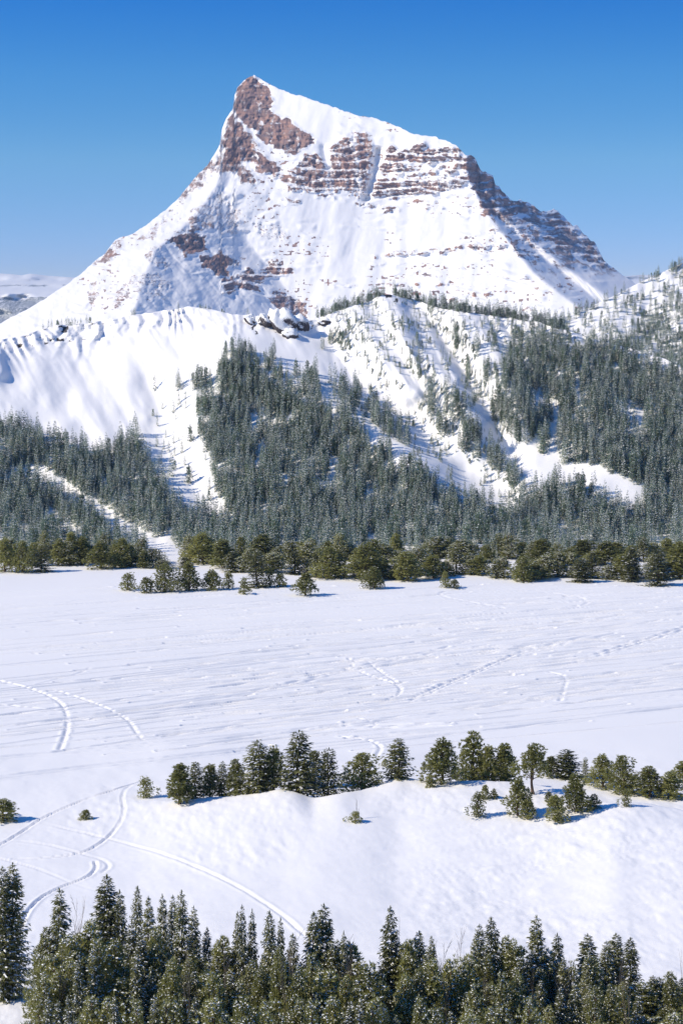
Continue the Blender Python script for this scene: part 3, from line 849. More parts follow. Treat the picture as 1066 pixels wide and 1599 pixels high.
# ------------------------------------------------------------------ prototypes (meshes shared between copies)
NEAR_SPRUCE = []; PINES = []; SNOWY_PINES = []; MIDSPRUCE = []; BARE = []
for k in range(6):
    H = 12.0
    NEAR_SPRUCE.append((H, 2 * (1.75 + .22 * (k % 3)), trunk_mesh(H, .17, 100 + k), spruce_crown(H, 1.75 + .22 * (k % 3), 200 + k, gap=.30, nbr=7, stations=6, blade=.66, snow=.85, ragged=.3, low=.03)))
for k in range(4):
    H = 8.0
    MIDSPRUCE.append((H, 3.0, trunk_mesh(H, .13, 300 + k), spruce_crown(H, 1.5, 310 + k, gap=.3, nbr=6, stations=5, blade=.6, snow=.22, ragged=.32, low=.04, spire=.75)))
for k in range(6):
    H = 7.0; W = (4.0, 3.4, 4.4, 3.0, 3.8, 3.5)[k]
    PINES.append((H, W, trunk_mesh(H, .15, 400 + k, top=.85), pine_crown(H, W, 410 + k, 1150, .34, .22, low=(.06, .1, .05, .12, .08, .14)[k], lobes=18)))
for k in range(5):
    H = 9.0; W = (4.6, 3.6, 5.0, 4.0, 3.2)[k]
    SNOWY_PINES.append((H, W, trunk_mesh(H, .16, 500 + k, top=.85), pine_crown(H, W, 510 + k, 1500, .32, .9, low=.04, lobes=20)))
FROSTED = []
for k in range(3):
    H = 8.0; W = (4.6, 4.0, 5.0)[k]
    FROSTED.append((H, W, trunk_mesh(H, .15, 520 + k, top=.85), pine_crown(H, W, 530 + k, 1100, .34, 1.8, low=.03, lobes=18)))
TALL_PINE = (8.0, 4.2, trunk_mesh(8.0, .2, 550, top=.8, bend=.03), pine_crown(8.0, 4.2, 551, 800, .36, .12, low=.36, lobes=14))
YOUNG = []
for k in range(4):
    H = 3.6; W = (2.3, 2.0, 2.6, 1.8)[k]
    YOUNG.append((H, W, trunk_mesh(H, .07, 560 + k, top=.8), pine_crown(H, W, 570 + k, 430, .24, .12, low=.02, lobes=11)))
for k in range(4):
    bm_ = bare_mesh(6.0, 600 + k, .55); BARE.append((max(v.co.z for v in bm_.vertices), 2 * max(abs(v.co.x) for v in bm_.vertices), None, bm_))
bm_ = bare_mesh(6.0, 640, .2); SNAG = (max(v.co.z for v in bm_.vertices), 2 * max(abs(v.co.x) for v in bm_.vertices), None, bm_)

def fitted(p):
    a = np.empty(len(p[3].vertices) * 3, np.float32); p[3].vertices.foreach_get('co', a); a = a.reshape(-1, 3)
    return (float(a[:, 2].max()), 2 * float(np.percentile(np.abs(a[:, 0]), 97.5)), p[2], p[3])
NEAR_SPRUCE, MIDSPRUCE, PINES, SNOWY_PINES, YOUNG, FROSTED = [[fitted(p) for p in q] for q in (NEAR_SPRUCE, MIDSPRUCE, PINES, SNOWY_PINES, YOUNG, FROSTED)]
TALL_PINE = fitted(TALL_PINE)

def plant(name, proto, loc, height, width, rz, label, cat, group=None, lean=0.0):
    H, W, tm, cm = proto
    e = bpy.data.objects.new(name, None); scene.collection.objects.link(e)
    e.empty_display_size = 0.5
    e.location = loc; e.rotation_euler = (lean, lean * .6, rz)
    e.scale = (width / W, width / W, height / H)
    tag(e, label, cat, group)
    if tm is not None:
        o = bpy.data.objects.new('trunk', tm); scene.collection.objects.link(o); o.parent = e
    o = bpy.data.objects.new('crown' if tm is not None else 'branches', cm); scene.collection.objects.link(o); o.parent = e
    return e

def on_ground(px, py):
    """first point of the snowfield seen at (px, py)"""
    Y = np.arange(115, 640, 0.25)
    X = (px - 533) * Y / F; zr = CH + (HZ - py) * Y / F
    hit = np.nonzero(zr <= ground_z(X, Y))[0]
    k = hit[0] if len(hit) else len(Y) - 1
    return float(X[k]), float(Y[k]), float(ground_z(X[k], Y[k]))

def place(name, proto, px, py, hpx, wpx, label, cat, group=None, push=0.0, seed=0):
    x, y, z = on_ground(px, py)
    if push:
        zt = z; y2 = y + push; x = x * y2 / y; y = y2; z = float(ground_z(x, y))
    s = y / F
    top = CH + (HZ - (py - hpx)) * s
    R = random.Random(int(px * 7 + py))
    return plant(name, proto, (x, y, z - 0.12), max(0.5, top - z), wpx * s * 1.12, R.uniform(0, 6.28), label, cat, group, R.uniform(-.02, .02))
# ------------------------------------------------------------------ the trees on the snowy knoll
G_K = 'conifers growing on the snow knoll'
P, MS, Y4 = PINES, MIDSPRUCE, YOUNG
KNOLL = [   # column, foot row, height, width (frame pixels), prototype, push behind the crest, name, label
    (228, 1246, 36, 27, Y4[2], 0, 'young_pine', 'small cone-shaped pine alone on the snow just before the knoll begins'),
    (281, 1259, 70, 34, P[3], 1, 'pine_tree', 'narrow dark green pine at the start of the knoll row, first of the clump'),
    (306, 1251, 64, 28, MS[0], 3, 'spruce_tree', 'brownish snow-flecked spruce second in the long clump on the knoll'),
    (328, 1248, 58, 26, P[1], 4, 'pine_tree', 'short olive pine third in the long clump on the knoll'),
    (347, 1246, 60, 21, MS[1], 4, 'spruce_tree', 'slim pointed spruce fourth in the long clump on the knoll'),
    (368, 1245, 63, 30, P[4], 4, 'pine_tree', 'olive pine beside the wide snowy spruce, fifth in the clump'),
    (402, 1243, 90, 46, MS[2], 4, 'spruce_tree', 'wide snow-dusted spruce with several tops in the middle of the clump'),
    (428, 1240, 80, 38, P[0], 6, 'pine_tree', 'dark pine squeezed between the wide spruce and the tallest spruce'),
    (466, 1244, 106, 52, MS[3], 5, 'spruce_tree', 'tallest dark spruce on the knoll with a sharp pointed top'),
    (490, 1243, 74, 38, P[2], 6, 'pine_tree', 'dark rounded pine right behind the tallest spruce on the knoll'),
    (513, 1243, 78, 36, MS[1], 4, 'spruce_tree', 'pointed spruce that ends the long clump on the knoll'),
    (565, 1234, 62, 54, P[2], 4, 'pine_tree', 'broad many-stemmed pine standing alone between two gaps on the knoll'),
    (620, 1219, 68, 38, MS[0], 2, 'spruce_tree', 'cone-shaped spruce standing alone at the highest crest of the snow bank'),
    (601, 1196, 13, 9, Y4[0], 0, 'young_pine', 'tiny pine seedling next to the cone-shaped spruce on the crest'),
    (662, 1201, 14, 9, Y4[1], 0, 'young_pine', 'tiny pine seedling behind the crest before the big rounded pines'),
    (555, 1284, 20, 22, Y4[2], 0, 'young_pine', 'small bushy pine alone on the open snow slope below the knoll gap'),
    (134, 1279, 17, 15, Y4[3], 0, 'young_pine', 'tiny pine alone on the flat snow between the curved ski tracks'),
    (6, 1282, 38, 34, Y4[0], 0, 'young_pine', 'young pine cut by the edge beside the curved ski track'),
    (690, 1230, 82, 50, P[0], 3, 'pine_tree', 'big rounded olive pine that opens the second group on the knoll'),
    (672, 1230, 22, 12, Y4[1], 0, 'young_pine', 'small upright pine at the foot of the first big rounded pine'),
    (738, 1220, 82, 46, P[4], 6, 'pine_tree', 'tallest rounded pine of the second group on the knoll'),
    (762, 1222, 62, 28, P[1], 5, 'pine_tree', 'upright pine with several bare stems next to the tallest rounded pine'),
    (788, 1221, 64, 32, P[3], 5, 'pine_tree', 'round-topped narrow pine just before the pine with the bare trunk'),
    (832, 1240, 83, 42, TALL_PINE, 0, 'pine_tree', 'round-crowned pine showing a bare orange-brown trunk above the snow'),
    (859, 1224, 46, 24, P[5], 6, 'pine_tree', 'low dark pine behind the pine with the bare trunk'),
    (884, 1226, 58, 38, MS[2], 6, 'spruce_tree', 'snow-laden bushy spruce behind the knoll with a thin dead tip'),
    (913, 1234, 54, 13, MS[1], 6, 'spruce_tree', 'very thin spire-like spruce rising behind the knoll'),
    (940, 1240, 66, 38, P[0], 5, 'pine_tree', 'dark rounded pine after the thin spire on the knoll'),
    (972, 1246, 70, 42, P[2], 3, 'pine_tree', 'leaning rounded pine with visible stem near the end of the knoll'),
    (1013, 1254, 60, 42, P[4], 4, 'pine_tree', 'bushy pine second from last behind the crest of the knoll'),
    (1046, 1256, 54, 34, P[1], 4, 'pine_tree', 'snow-flecked pine last in the row behind the knoll crest'),
    (1066, 1222, 36, 24, P[3], 0, 'pine_tree', 'pine cut by the picture edge on the flat behind the knoll'),
    (746, 1276, 44, 26, Y4[2], 0, 'young_pine', 'open-branched young pine first on the front slope of the knoll'),
    (757, 1247, 24, 13, Y4[3], 0, 'young_pine', 'small slim pine above the open-branched young pine'),
    (771, 1247, 18, 10, Y4[1], 0, 'young_pine', 'tiny dark pine near the small slim one on the knoll top'),
    (808, 1273, 62, 31, P[5], 0, 'pine_tree', 'upright olive pine in front of the pine with the bare trunk'),
    (823, 1279, 34, 19, Y4[0], 0, 'young_pine', 'short pine leaning against the upright olive pine'),
    (867, 1284, 46, 27, Y4[3], 0, 'young_pine', 'young pine lowest down the front slope of the knoll'),
    (898, 1269, 64, 35, P[1], 0, 'pine_tree', 'full olive pine on the front slope casting a long blue shadow'),
    (927, 1264, 27, 17, Y4[1], 0, 'young_pine', 'dark little pine in the shadow beside the full olive pine'),
    (856, 1253, 19, 11, Y4[0], 0, 'young_pine', 'tiny pine between the bare trunk and the full olive pine'),
    (977, 1260, 32, 17, Y4[2], 0, 'young_pine', 'small pine at the foot of the leaning rounded pine'),
]
for px, py, h, w, proto, push, name, label in KNOLL:
    place(name, proto, px, py, h, w * 1.18, label, 'tree', G_K, push)
x, y, z = on_ground(556, 1280)
plant('bare_sapling', BARE[1], (x, y + .5, z), 2.6, 0.9, 1.0, 'thin leafless sapling sticking up behind the small bushy pine', 'sapling')

# ------------------------------------------------------------------ pines along the far edge of the meadow
G_E = 'pines along the far edge of the meadow'
EDGE = [
    (8, 893, 56, 36, P[0], 'pine_tree', 'olive pine cut by the picture edge, first along the far meadow edge'),
    (36, 894, 52, 36, P[2], 'pine_tree', 'dark rounded pine beside the snowy spruce at the far meadow edge'),
    (66, 893, 46, 32, MS[2], 'spruce_tree', 'snow-plastered small spruce at the start of the far meadow edge'),
    (92, 883, 44, 32, P[4], 'pine_tree', 'squat olive pine just after the snow-plastered spruce'),
    (111, 882, 54, 30, P[1], 'pine_tree', 'tall olive pine of the trio on the small snow bank'),
    (128, 882, 46, 28, P[3], 'pine_tree', 'shorter olive pine closing the trio on the small snow bank'),
    (157, 888, 46, 42, P[0], 'pine_tree', 'broad bushy pine standing forward of the far edge on the open snow'),
    (190, 886, 48, 38, P[2], 'pine_tree', 'dark round pine right after the broad bushy pine'),
    (316, 880, 52, 50, P[0], 'pine_tree', 'large rounded pine standing over the low snow bank behind the front clump'),
    (200, 922, 30, 34, Y4[2], 'pine_tree', 'low two-topped pine at the head of the front clump on the meadow'),
    (229, 926, 27, 22, Y4[0], 'pine_tree', 'short pine second in the front clump on the meadow'),
    (257, 924, 46, 42, P[2], 'pine_tree', 'round ball-shaped pine, biggest of the front clump on the meadow'),
    (295, 922, 48, 34, P[4], 'pine_tree', 'upright full pine after the ball-shaped one in the front clump'),
    (331, 921, 34, 34, P[0], 'pine_tree', 'rounded low pine in the middle of the front clump'),
    (357, 919, 29, 23, Y4[2], 'pine_tree', 'small round pine near the end of the front clump'),
    (381, 928, 28, 18, Y4[1], 'pine_tree', 'small pine standing forward at the end of the front clump'),
    (402, 917, 60, 36, MS[0], 'spruce_tree', 'tall pointed conifer just behind the end of the front clump'),
    (437, 917, 24, 20, Y4[3], 'pine_tree', 'low pine between the tall conifer and the lone round pine'),
    (421, 916, 30, 22, Y4[2], 'pine_tree', 'low bushy pine next to the tall pointed conifer'),
    (477, 930, 38, 34, P[5], 'pine_tree', 'lone bushy pine farthest out on the open meadow'),
    (584, 919, 36, 30, P[4], 'pine_tree', 'snow-flecked lone pine standing before the far edge with a flat shadow'),
    (695, 918, 28, 15, Y4[1], 'pine_tree', 'thin upright pine of the pair out on the meadow'),
    (709, 919, 16, 15, Y4[0], 'pine_tree', 'small round pine of the pair out on the meadow'),
    (512, 903, 52, 48, P[2], 'pine_tree', 'light olive round pine at the edge behind the lone bushy pine'),
    (571, 905, 60, 62, P[0], 'pine_tree', 'widest dense pine on the far meadow edge'),
    (634, 907, 48, 46, P[4], 'pine_tree', 'dome-shaped pine casting a flat shadow at the far meadow edge'),
    (816, 908, 42, 42, P[2], 'pine_tree', 'low pale olive pine bulging out of the far edge'),
    (907, 909, 40, 34, MS[2], 'spruce_tree', 'pale snow-dusted spruce in the far edge row'),
    (985, 908, 56, 32, MS[3], 'spruce_tree', 'pointed spruce rising out of the far edge row'),
    (1026, 914, 58, 42, MS[1], 'spruce_tree', 'snowy pointed spruce standing forward near the end of the far edge'),
    (1060, 903, 60, 42, P[3], 'pine_tree', 'pine at the very end of the far edge row'),
]
for px, py, h, w, proto, name, label in EDGE:
    place(name, proto, px, py, h, w, label, 'tree', G_E)
R = random.Random(12)
ORD = 'first second third fourth fifth sixth seventh eighth ninth tenth eleventh twelfth thirteenth fourteenth fifteenth sixteenth seventeenth eighteenth nineteenth'.split()
TENS = {20: 'twent', 30: 'thirt', 40: 'fort', 50: 'fift', 60: 'sixt', 70: 'sevent'}
def nth(i):
    """1 -> first, 21 -> twenty-first"""
    if i < 20: return ORD[i - 1]
    t, u = i // 10 * 10, i % 10
    return TENS[t] + ('ieth' if u == 0 else 'y-' + ORD[u - 1])
def row_label(text, i, n):
    return text % (nth(i + 1) + ' from the left') if i < n / 2 else text % (nth(n - i) + ' from the right')
cols = list(np.arange(205, 300, 19)) + list(np.arange(340, 510, 20)) + list(np.arange(532, 1080, 20))
for i, px in enumerate(cols):
    py = R.uniform(896, 905) if px > 500 else R.uniform(878, 892) if px < 320 else R.uniform(884, 902)
    k = .7 if px < 320 else 1
    sp_ = R.random() < .28
    place('spruce_tree' if sp_ else 'pine_tree', R.choice(MS if sp_ else FROSTED if R.random() < .45 else P), float(px + R.uniform(-8, 8)), py, R.uniform(20, 50) * k, (R.uniform(24, 34) if sp_ else R.uniform(28, 50)) * k,
          row_label(('snow-flecked spruce' if sp_ else 'olive pine') + ' %s in the close-set row along the far meadow edge', i, len(cols)), 'tree', 'close-set row of pines behind the meadow')
cols = [px for px in np.arange(-5, 1080, 19) if not 250 < px < 290]
for i, px in enumerate(cols):
    place('pine_tree', R.choice(FROSTED if R.random() < .5 else P), float(px + R.uniform(-5, 5)), R.uniform(870, 884), R.uniform(22, 46), R.uniform(24, 44),
          row_label('half-hidden pine %s in the second row behind the meadow edge', i, len(cols)), 'tree', 'second row of pines behind the meadow')

# ------------------------------------------------------------------ foreground trees along the bottom
G_F = 'snow-dusted conifers in the foreground stand'
NS, SP = NEAR_SPRUCE, SNOWY_PINES
NEAR = [    # column, top row, width, distance, prototype, name, label
    (4, 1350, 44, 186, NS[0], 'spruce_tree', 'tall spruce cut by the edge, half of the pair over the snow gap'),
    (20, 1344, 52, 187, NS[1], 'spruce_tree', 'tall dark spruce standing apart at the corner above the bare snow patch'),
    (93, 1384, 52, 176, NS[2], 'spruce_tree', 'pointed spruce with a thin top beside the leafless tree'),
    (165, 1362, 62, 181, NS[3], 'spruce_tree', 'tallest broad spruce of the dense corner stand'),
    (190, 1386, 34, 180, NS[4], 'spruce_tree', 'dark spruce close beside the tallest broad one'),
    (212, 1380, 34, 178, NS[5], 'spruce_tree', 'columnar spruce with a rounded tip in the dense corner stand'),
    (234, 1396, 34, 177, NS[0], 'spruce_tree', 'columnar spruce with bare stems showing in the dense stand'),
    (255, 1393, 30, 180, NS[4], 'spruce_tree', 'narrow dark spruce in the even-topped part of the dense stand'),
    (270, 1394, 28, 181, NS[2], 'spruce_tree', 'narrow spruce squeezed before the sharp-topped one'),
    (284, 1386, 38, 176, NS[1], 'spruce_tree', 'sharp-topped spruce with a bare twig poking out of its side'),
    (304, 1412, 34, 178, NS[3], 'spruce_tree', 'bluish snowy spruce sloping down the end of the dense stand'),
    (323, 1445, 28, 179, NS[5], 'spruce_tree', 'short snowy spruce that ends the dense stand'),
    (368, 1420, 22, 174, NS[0], 'spruce_tree', 'first of three slim spires standing together'),
    (381, 1409, 26, 173, NS[2], 'spruce_tree', 'middle and tallest of three slim spires standing together'),
    (396, 1416, 24, 174, NS[4], 'spruce_tree', 'last of three slim spires standing together'),
    (424, 1418, 40, 172, NS[5], 'spruce_tree', 'thin-topped spruce where the bright ski track ends'),
    (438, 1429, 22, 174, NS[1], 'spruce_tree', 'small spruce tip leaning on the thin-topped spruce'),
    (489, 1420, 44, 173, NS[3], 'spruce_tree', 'shorter half of the thick twin spruces'),
    (507, 1408, 52, 174, NS[1], 'spruce_tree', 'taller half of the thick twin spruces with heavy snow'),
    (536, 1450, 22, 172, NS[4], 'spruce_tree', 'slim spruce tip next to the twisted leafless tree'),
    (606, 1411, 40, 174, NS[0], 'spruce_tree', 'dense spruce top with a dead snag right beside it'),
    (746, 1440, 40, 175, NS[2], 'spruce_tree', 'dark spruce half hidden by the brown pointed one'),
    (767, 1429, 44, 173, NS[5], 'spruce_tree', 'brownish pointed spruce with a very thin tip'),
    (837, 1426, 44, 173, NS[1], 'spruce_tree', 'straight even spruce, tallest beyond the brownish pair'),
    (869, 1454, 34, 175, NS[4], 'spruce_tree', 'airy spruce with gaps between boughs beside the straight even one'),
    (918, 1455, 48, 176, NS[3], 'spruce_tree', 'free-standing snowy spruce before the close trio'),
    (946, 1466, 36, 175, NS[2], 'spruce_tree', 'first spruce of the close trio near the corner'),
    (960, 1454, 44, 177, NS[0], 'spruce_tree', 'middle and tallest spruce of the close trio'),
    (983, 1461, 44, 175, NS[5], 'spruce_tree', 'last spruce of the close trio with long side boughs'),
    (1014, 1552, 24, 177, NS[4], 'spruce_tree', 'little dark spruce after the close trio'),
    (1047, 1512, 42, 170, SP[3], 'pine_tree', 'olive pine standing at the far bottom corner'),
    (803, 1464, 46, 172, SP[1], 'pine_tree', 'round-topped olive pine between the two tall pointed spruces'),
    (636, 1462, 44, 171, SP[4], 'pine_tree', 'olive pine just after the dead snag'),
]
for px, top, w, D, proto, name, label in NEAR:
    x = (px - 533) * D / F; z = float(ground_z(x, D))
    H = CH + (HZ - top) * D / F - z
    R = random.Random(int(px * 3))
    plant(name, proto, (x, D, z - .1), H, w * D / F * 1.25, R.uniform(0, 6.28), label, 'tree', G_F, R.uniform(-.015, .015))
LEAFLESS = [(120, 1398, 40, 178, BARE[0], 'bare_tree', 'leafless grey tree between the pointed spruce and the dense stand'),
            (292, 1402, 44, 177, BARE[2], 'bare_tree', 'crooked leafless tree poking out of the dense stand'),
            (455, 1440, 46, 170, BARE[1], 'bare_tree', 'fan of bare upright branches before the thick twin spruces'),
            (556, 1454, 60, 171, BARE[3], 'bare_tree', 'twisted dark leafless tree in the gap after the twin spruces'),
            (617, 1420, 12, 174, SNAG, 'dead_snag', 'thin dead snag standing straight beside the dense spruce top'),
            (690, 1458, 50, 172, BARE[0], 'bare_tree', 'spreading leafless tree before the dark branching one'),
            (724, 1438, 46, 173, BARE[2], 'bare_tree', 'dark leafless tree touching the brownish pointed spruce'),
            (884, 1500, 36, 171, BARE[1], 'bare_tree', 'pale bare shrub between the airy spruce and the free-standing one'),
            (1030, 1524, 40, 173, BARE[3], 'bare_tree', 'grey bare shrub beside the corner pine'),
            (580, 1500, 40, 163, BARE[2], 'bare_tree', 'pale forked leafless tree low in front of the dense spruce top'),
            (345, 1470, 36, 168, BARE[3], 'bare_tree', 'grey twiggy shrub in the dip before the three slim spires')]
for px, top, w, D, proto, name, label in LEAFLESS:
    x = (px - 533) * D / F; z = float(ground_z(x, D))
    H = CH + (HZ - top) * D / F - z
    plant(name, proto, (x, D, z - .1), H, w * D / F * 1.2, px * .7, label, 'dead tree' if name == 'dead_snag' else 'bare tree', 'leafless trees in the foreground stand')
R = random.Random(30)
for i in range(19):
    px = 60 + 1010 * (i + R.random()) / 19; D = R.uniform(160, 176); x = (px - 533) * D / F; z = float(ground_z(x, D))
    top = R.uniform(1472, 1525)
    plant('bare_shrub', BARE[i % 4], (x, D, z - .1), CH + (HZ - top) * D / F - z, R.uniform(22, 40) * D / F, R.uniform(0, 6), 
          ORD[i] + ' grey leafless shrub from the left among the crowded thicket pines', 'shrub', 'leafless shrubs in the thicket')
R = random.Random(31)
tops = [(0, 1600), (40, 1560), (52, 1480), (120, 1470), (200, 1470), (320, 1490), (350, 1500), (430, 1480), (520, 1500), (570, 1510), (640, 1490), (700, 1500), (760, 1490), (860, 1520), (940, 1530), (1010, 1560), (1080, 1550)]
for rank, (D, dt, n, lo) in (('back', (173, -22, 68, 52)), ('middle', (165, 12, 58, 44)), ('front', (155, 52, 46, 10))):
    spots = [lo + (1085 - lo) * (i + R.uniform(.1, .9)) / n for i in range(n)]
    spots = [px for px in spots if rank == 'front' or px > 56]
    for i, px in enumerate(spots):
        Dk = D + R.uniform(-3, 3)
        top = curve(tops, px) + dt + R.uniform(-26, 40)
        if rank == 'front': top = max(top, 1550)
        x = (px - 533) * Dk / F; z = float(ground_z(x, Dk))
        H = CH + (HZ - top) * Dk / F - z
        spr = R.random() < .36
        proto = R.choice(NS) if spr else R.choice(FROSTED if rank == 'front' or R.random() < .45 else SP)
        text = ('snow-laden spruce' if spr else 'snow-speckled olive pine') + ', %s in the ' + rank + ' rank of the bottom thicket'
        plant('spruce_tree' if spr else 'pine_tree', proto, (x, Dk, z - .1), H, (R.uniform(36, 50) if spr else R.uniform(50, 78)) * Dk / F, R.uniform(0, 6.28),
              row_label(text, i, len(spots)), 'tree', rank + ' rank of the bottom thicket', R.uniform(-.04, .04))

# ------------------------------------------------------------------ snow-capped boulders on the saddle of the ridge
def boulder_mesh(seed, n=20):
    R = random.Random(seed)
    th = np.linspace(0, math.pi, n)[:, None]; ph = np.linspace(0, 2 * math.pi, 2 * n + 1)[None, :]
    dx, dy, dz = np.sin(th) * np.cos(ph), np.sin(th) * np.sin(ph), np.cos(th) + 0 * ph
    r = 1 + .5 * fbm(dx * 1.3 + dz, dy * 1.3 - dz * .7, 4, seed) + .45 * (ridged(dx * 1.7 + 3, dy * 1.7 + dz * 1.4, 3, seed + 3) - .6)
    return np.stack([dx * r, dy * r, dz * r * .95], -1)
m_, n_, l_, b_ = new_mat('boulder_rock_and_snow')
g_ = n_.new('ShaderNodeNewGeometry'); sx = n_.new('ShaderNodeSeparateXYZ'); l_.new(g_.outputs['Normal'], sx.inputs[0])
tcx = n_.new('ShaderNodeTexCoord'); nz_ = noise_node(n_, l_, 2.5, 5, .65, tcx.outputs['Object'])
ff = mathn(n_, l_, 'ADD', sx.outputs['Z'], mathn(n_, l_, 'MULTIPLY', mathn(n_, l_, 'SUBTRACT', nz_.outputs[0], .5), 1.3))
rr_ = ramp(n_, l_, ff, [(.0, (.06, .05, .055)), (.06, (.12, .095, .09)), (.1, (.8, .79, .78)), (.3, (.89, .88, .86))])
l_.new(rr_.outputs[0], b_.inputs['Base Color']); b_.inputs['Roughness'].default_value = .8
bp_ = n_.new('ShaderNodeBump'); bp_.inputs['Strength'].default_value = .6; bp_.inputs['Distance'].default_value = .4
l_.new(nz_.outputs[0], bp_.inputs['Height']); l_.new(bp_.outputs[0], b_.inputs['Normal'])
for k, (px, py, w, h, lab) in enumerate(((437, 512, 44, 48, 'largest snow-capped dark boulder on the ridge saddle below the mountain'),
        (410, 507, 30, 28, 'snow-capped boulder beside the largest one on the ridge saddle'),
        (464, 511, 28, 32, 'steep dark boulder on the far side of the largest one'),
        (391, 503, 24, 22, 'low snowy boulder at the start of the row on the ridge saddle'),
        (452, 524, 22, 20, 'small rock at the foot of the largest saddle boulder'),
        (503, 506, 26, 16, 'flat dark rock under the tree-lined crest'))):
    D = float(hill_D(np.array([float(px)]), np.array([float(py)]))[0])
    c = ray(np.array(float(px)), np.array(float(py)), np.array(D + 1.0))
    o = grid_mesh('boulder', boulder_mesh(900 + k) * np.array([w / 2 * D / F, w / 2.2 * D / F, h / 2 * D / F]), m_, smooth=False)
    o.location = tuple(c)
    tag(o, lab, 'boulder', 'boulders on the ridge saddle')
# ------------------------------------------------------------------ the forest on the slopes
def forest_tree_mesh(seed, H=8.5, R0=1.25, snow=.4):
    R = random.Random(seed)
    cm = spruce_crown(H, R0, seed, gap=.62, nbr=5, stations=2, blade=.85, snow=snow, ragged=.3, low=.02, mats=[forest_needles, branch_snow], spire=.7)
    return cm
FOREST = [forest_tree_mesh(700 + k, R0=(1.2, 1.0, 1.35, 1.15, .95, 1.25)[k], snow=(.7, 1.0, .55, .85, 1.2, .65)[k]) for k in range(6)]
CLUMP = [pine_crown(6.0, 3.2, 770 + k, 110, .62, .4, low=.02, lobes=8, nbl=5, mats=[forest_needles, branch_snow, brown_bark]) for k in range(2)]
MESHES = FOREST + CLUMP

DENSE = [   # (density, outline)
    (1.0, [(-20, 668), (60, 680), (110, 705), (150, 714), (195, 694), (213, 668), (226, 700), (232, 745), (262, 772), (300, 797), (345, 817), (380, 832), (405, 862), (405, 872), (-20, 872)]),
    (1.0, [(290, 592), (330, 594), (352, 566), (385, 568), (415, 590), (440, 612), (480, 630), (530, 640), (560, 662), (590, 692), (618, 726), (655, 746), (690, 776), (735, 788), (800, 790), (860, 760), (1080, 772), (1080, 872), (395, 872), (394, 840), (354, 802), (332, 752), (311, 700), (301, 640)]),
    (0.95, [(765, 622), (780, 580), (800, 540), (830, 512), (870, 522), (940, 540), (1080, 588), (1080, 790), (1000, 765), (930, 728), (880, 728), (838, 704), (800, 682), (768, 652)]),
    (0.62, [(352, 548), (380, 545), (470, 572), (520, 596), (556, 580), (600, 640), (642, 680), (650, 700), (606, 688), (556, 648), (500, 632), (430, 592), (380, 572)]),
    (0.6, [(498, 524), (530, 508), (562, 520), (566, 540), (530, 552), (504, 545)]),
    (0.2, [(498, 482), (600, 466), (700, 486), (830, 505), (806, 600), (766, 690), (700, 650), (640, 575), (540, 560)]),
    (0.45, [(662, 622), (700, 608), (738, 640), (752, 690), (806, 742), (832, 772), (790, 772), (726, 712), (690, 682)]),
    (0.3, [(700, 510), (770, 520), (780, 570), (762, 640), (735, 600), (712, 560)]),
    (0.09, [(232, 600), (300, 600), (306, 690), (340, 790), (300, 785), (250, 740)]),
    (0.10, [(600, 700), (660, 700), (780, 770), (830, 785), (760, 785), (680, 765)]),
    (0.7, [(645, 705), (665, 700), (672, 715), (655, 718)]),
    (0.5, [(228, 600), (280, 598), (286, 610), (236, 608)]),
]
OPEN = [    # bare snow kept clear of trees: (outline polyline, half width)
    ([(40, 735), (90, 750), (140, 785), (190, 820), (240, 845), (300, 868)], 6),
    ([(872, 738), (905, 742), (930, 750)], 9), ([(935, 770), (1000, 768)], 8), ([(515, 548), (560, 600), (640, 672), (700, 730), (770, 770)], 9),
    ([(560, 664), (620, 700), (680, 745)], 9), ([(410, 690), (400, 740)], 4), ([(430, 600), (480, 628), (530, 650)], 4), ([(720, 640), (760, 690), (820, 738)], 5),
    ([(868, 640), (862, 720)], 4), ([(800, 640), (840, 720)], 4), ([(898, 580), (905, 650)], 3), ([(885, 524), (925, 534)], 4), ([(1030, 575), (1066, 586)], 5), ([(350, 640), (372, 700)], 3), ([(950, 600), (980, 660)], 3), ([(965, 855), (990, 850)], 4)]
fr_ = random.Random(77)
trees = []       # x, y, z, height, width factor, rotation, mesh index, apparent size
cand = []
for py0 in np.arange(455, 874, 3.7):
    step = 6.0 * 700 / float(hill_D(np.array([500.0]), np.array([py0]))[0])
    xs = np.arange(-12, 1080, step)
    cand.append(np.stack([xs + rng.uniform(-.5, .5, len(xs)) * step, py0 + rng.uniform(-2.4, 2.4, len(xs))], -1))
cand = np.concatenate(cand); cpx, cpy = cand[:, 0], cand[:, 1]
qx = cpx + 9 * fbm(cpx / 28, cpy / 28, 2, 33); qy = cpy + 7 * fbm(cpx / 25, cpy / 25, 2, 34)
dn = np.zeros(len(cpx))
for dens, poly in DENSE: dn = np.maximum(dn, dens * inside(poly, qx, qy))
for pts, hw in OPEN:
    near = pl_dist(pts, cpx, cpy)
    if pts[0] in ((40, 735), (872, 738), (935, 770)): near = np.minimum(near, pl_dist(pts, cpx, cpy - 12))     # and nothing tall just below it
    dn = np.where(near < hw * rng.uniform(.8, 1.4, len(cpx)), 0, dn)
dn[cpy < curve(HILL_SKY, cpx) + 2] = 0
gap = vnoise(cpx / 20, cpy / 15, 35)
dense = dn > .9
dn = np.where(dense, np.where(gap > np.where(cpx > 840, .84, .78), .15, dn * (.75 + .25 * (gap < .5))), dn * 1.7 * sstep(.2, .7, vnoise(cpx / 14, cpy / 14, 36)))
keep = rng.uniform(0, 1, len(cpx)) < dn
cpx, cpy, dn = cpx[keep], cpy[keep], dn[keep]
cD = hill_D(cpx, cpy); cP = ray(cpx, cpy, cD)
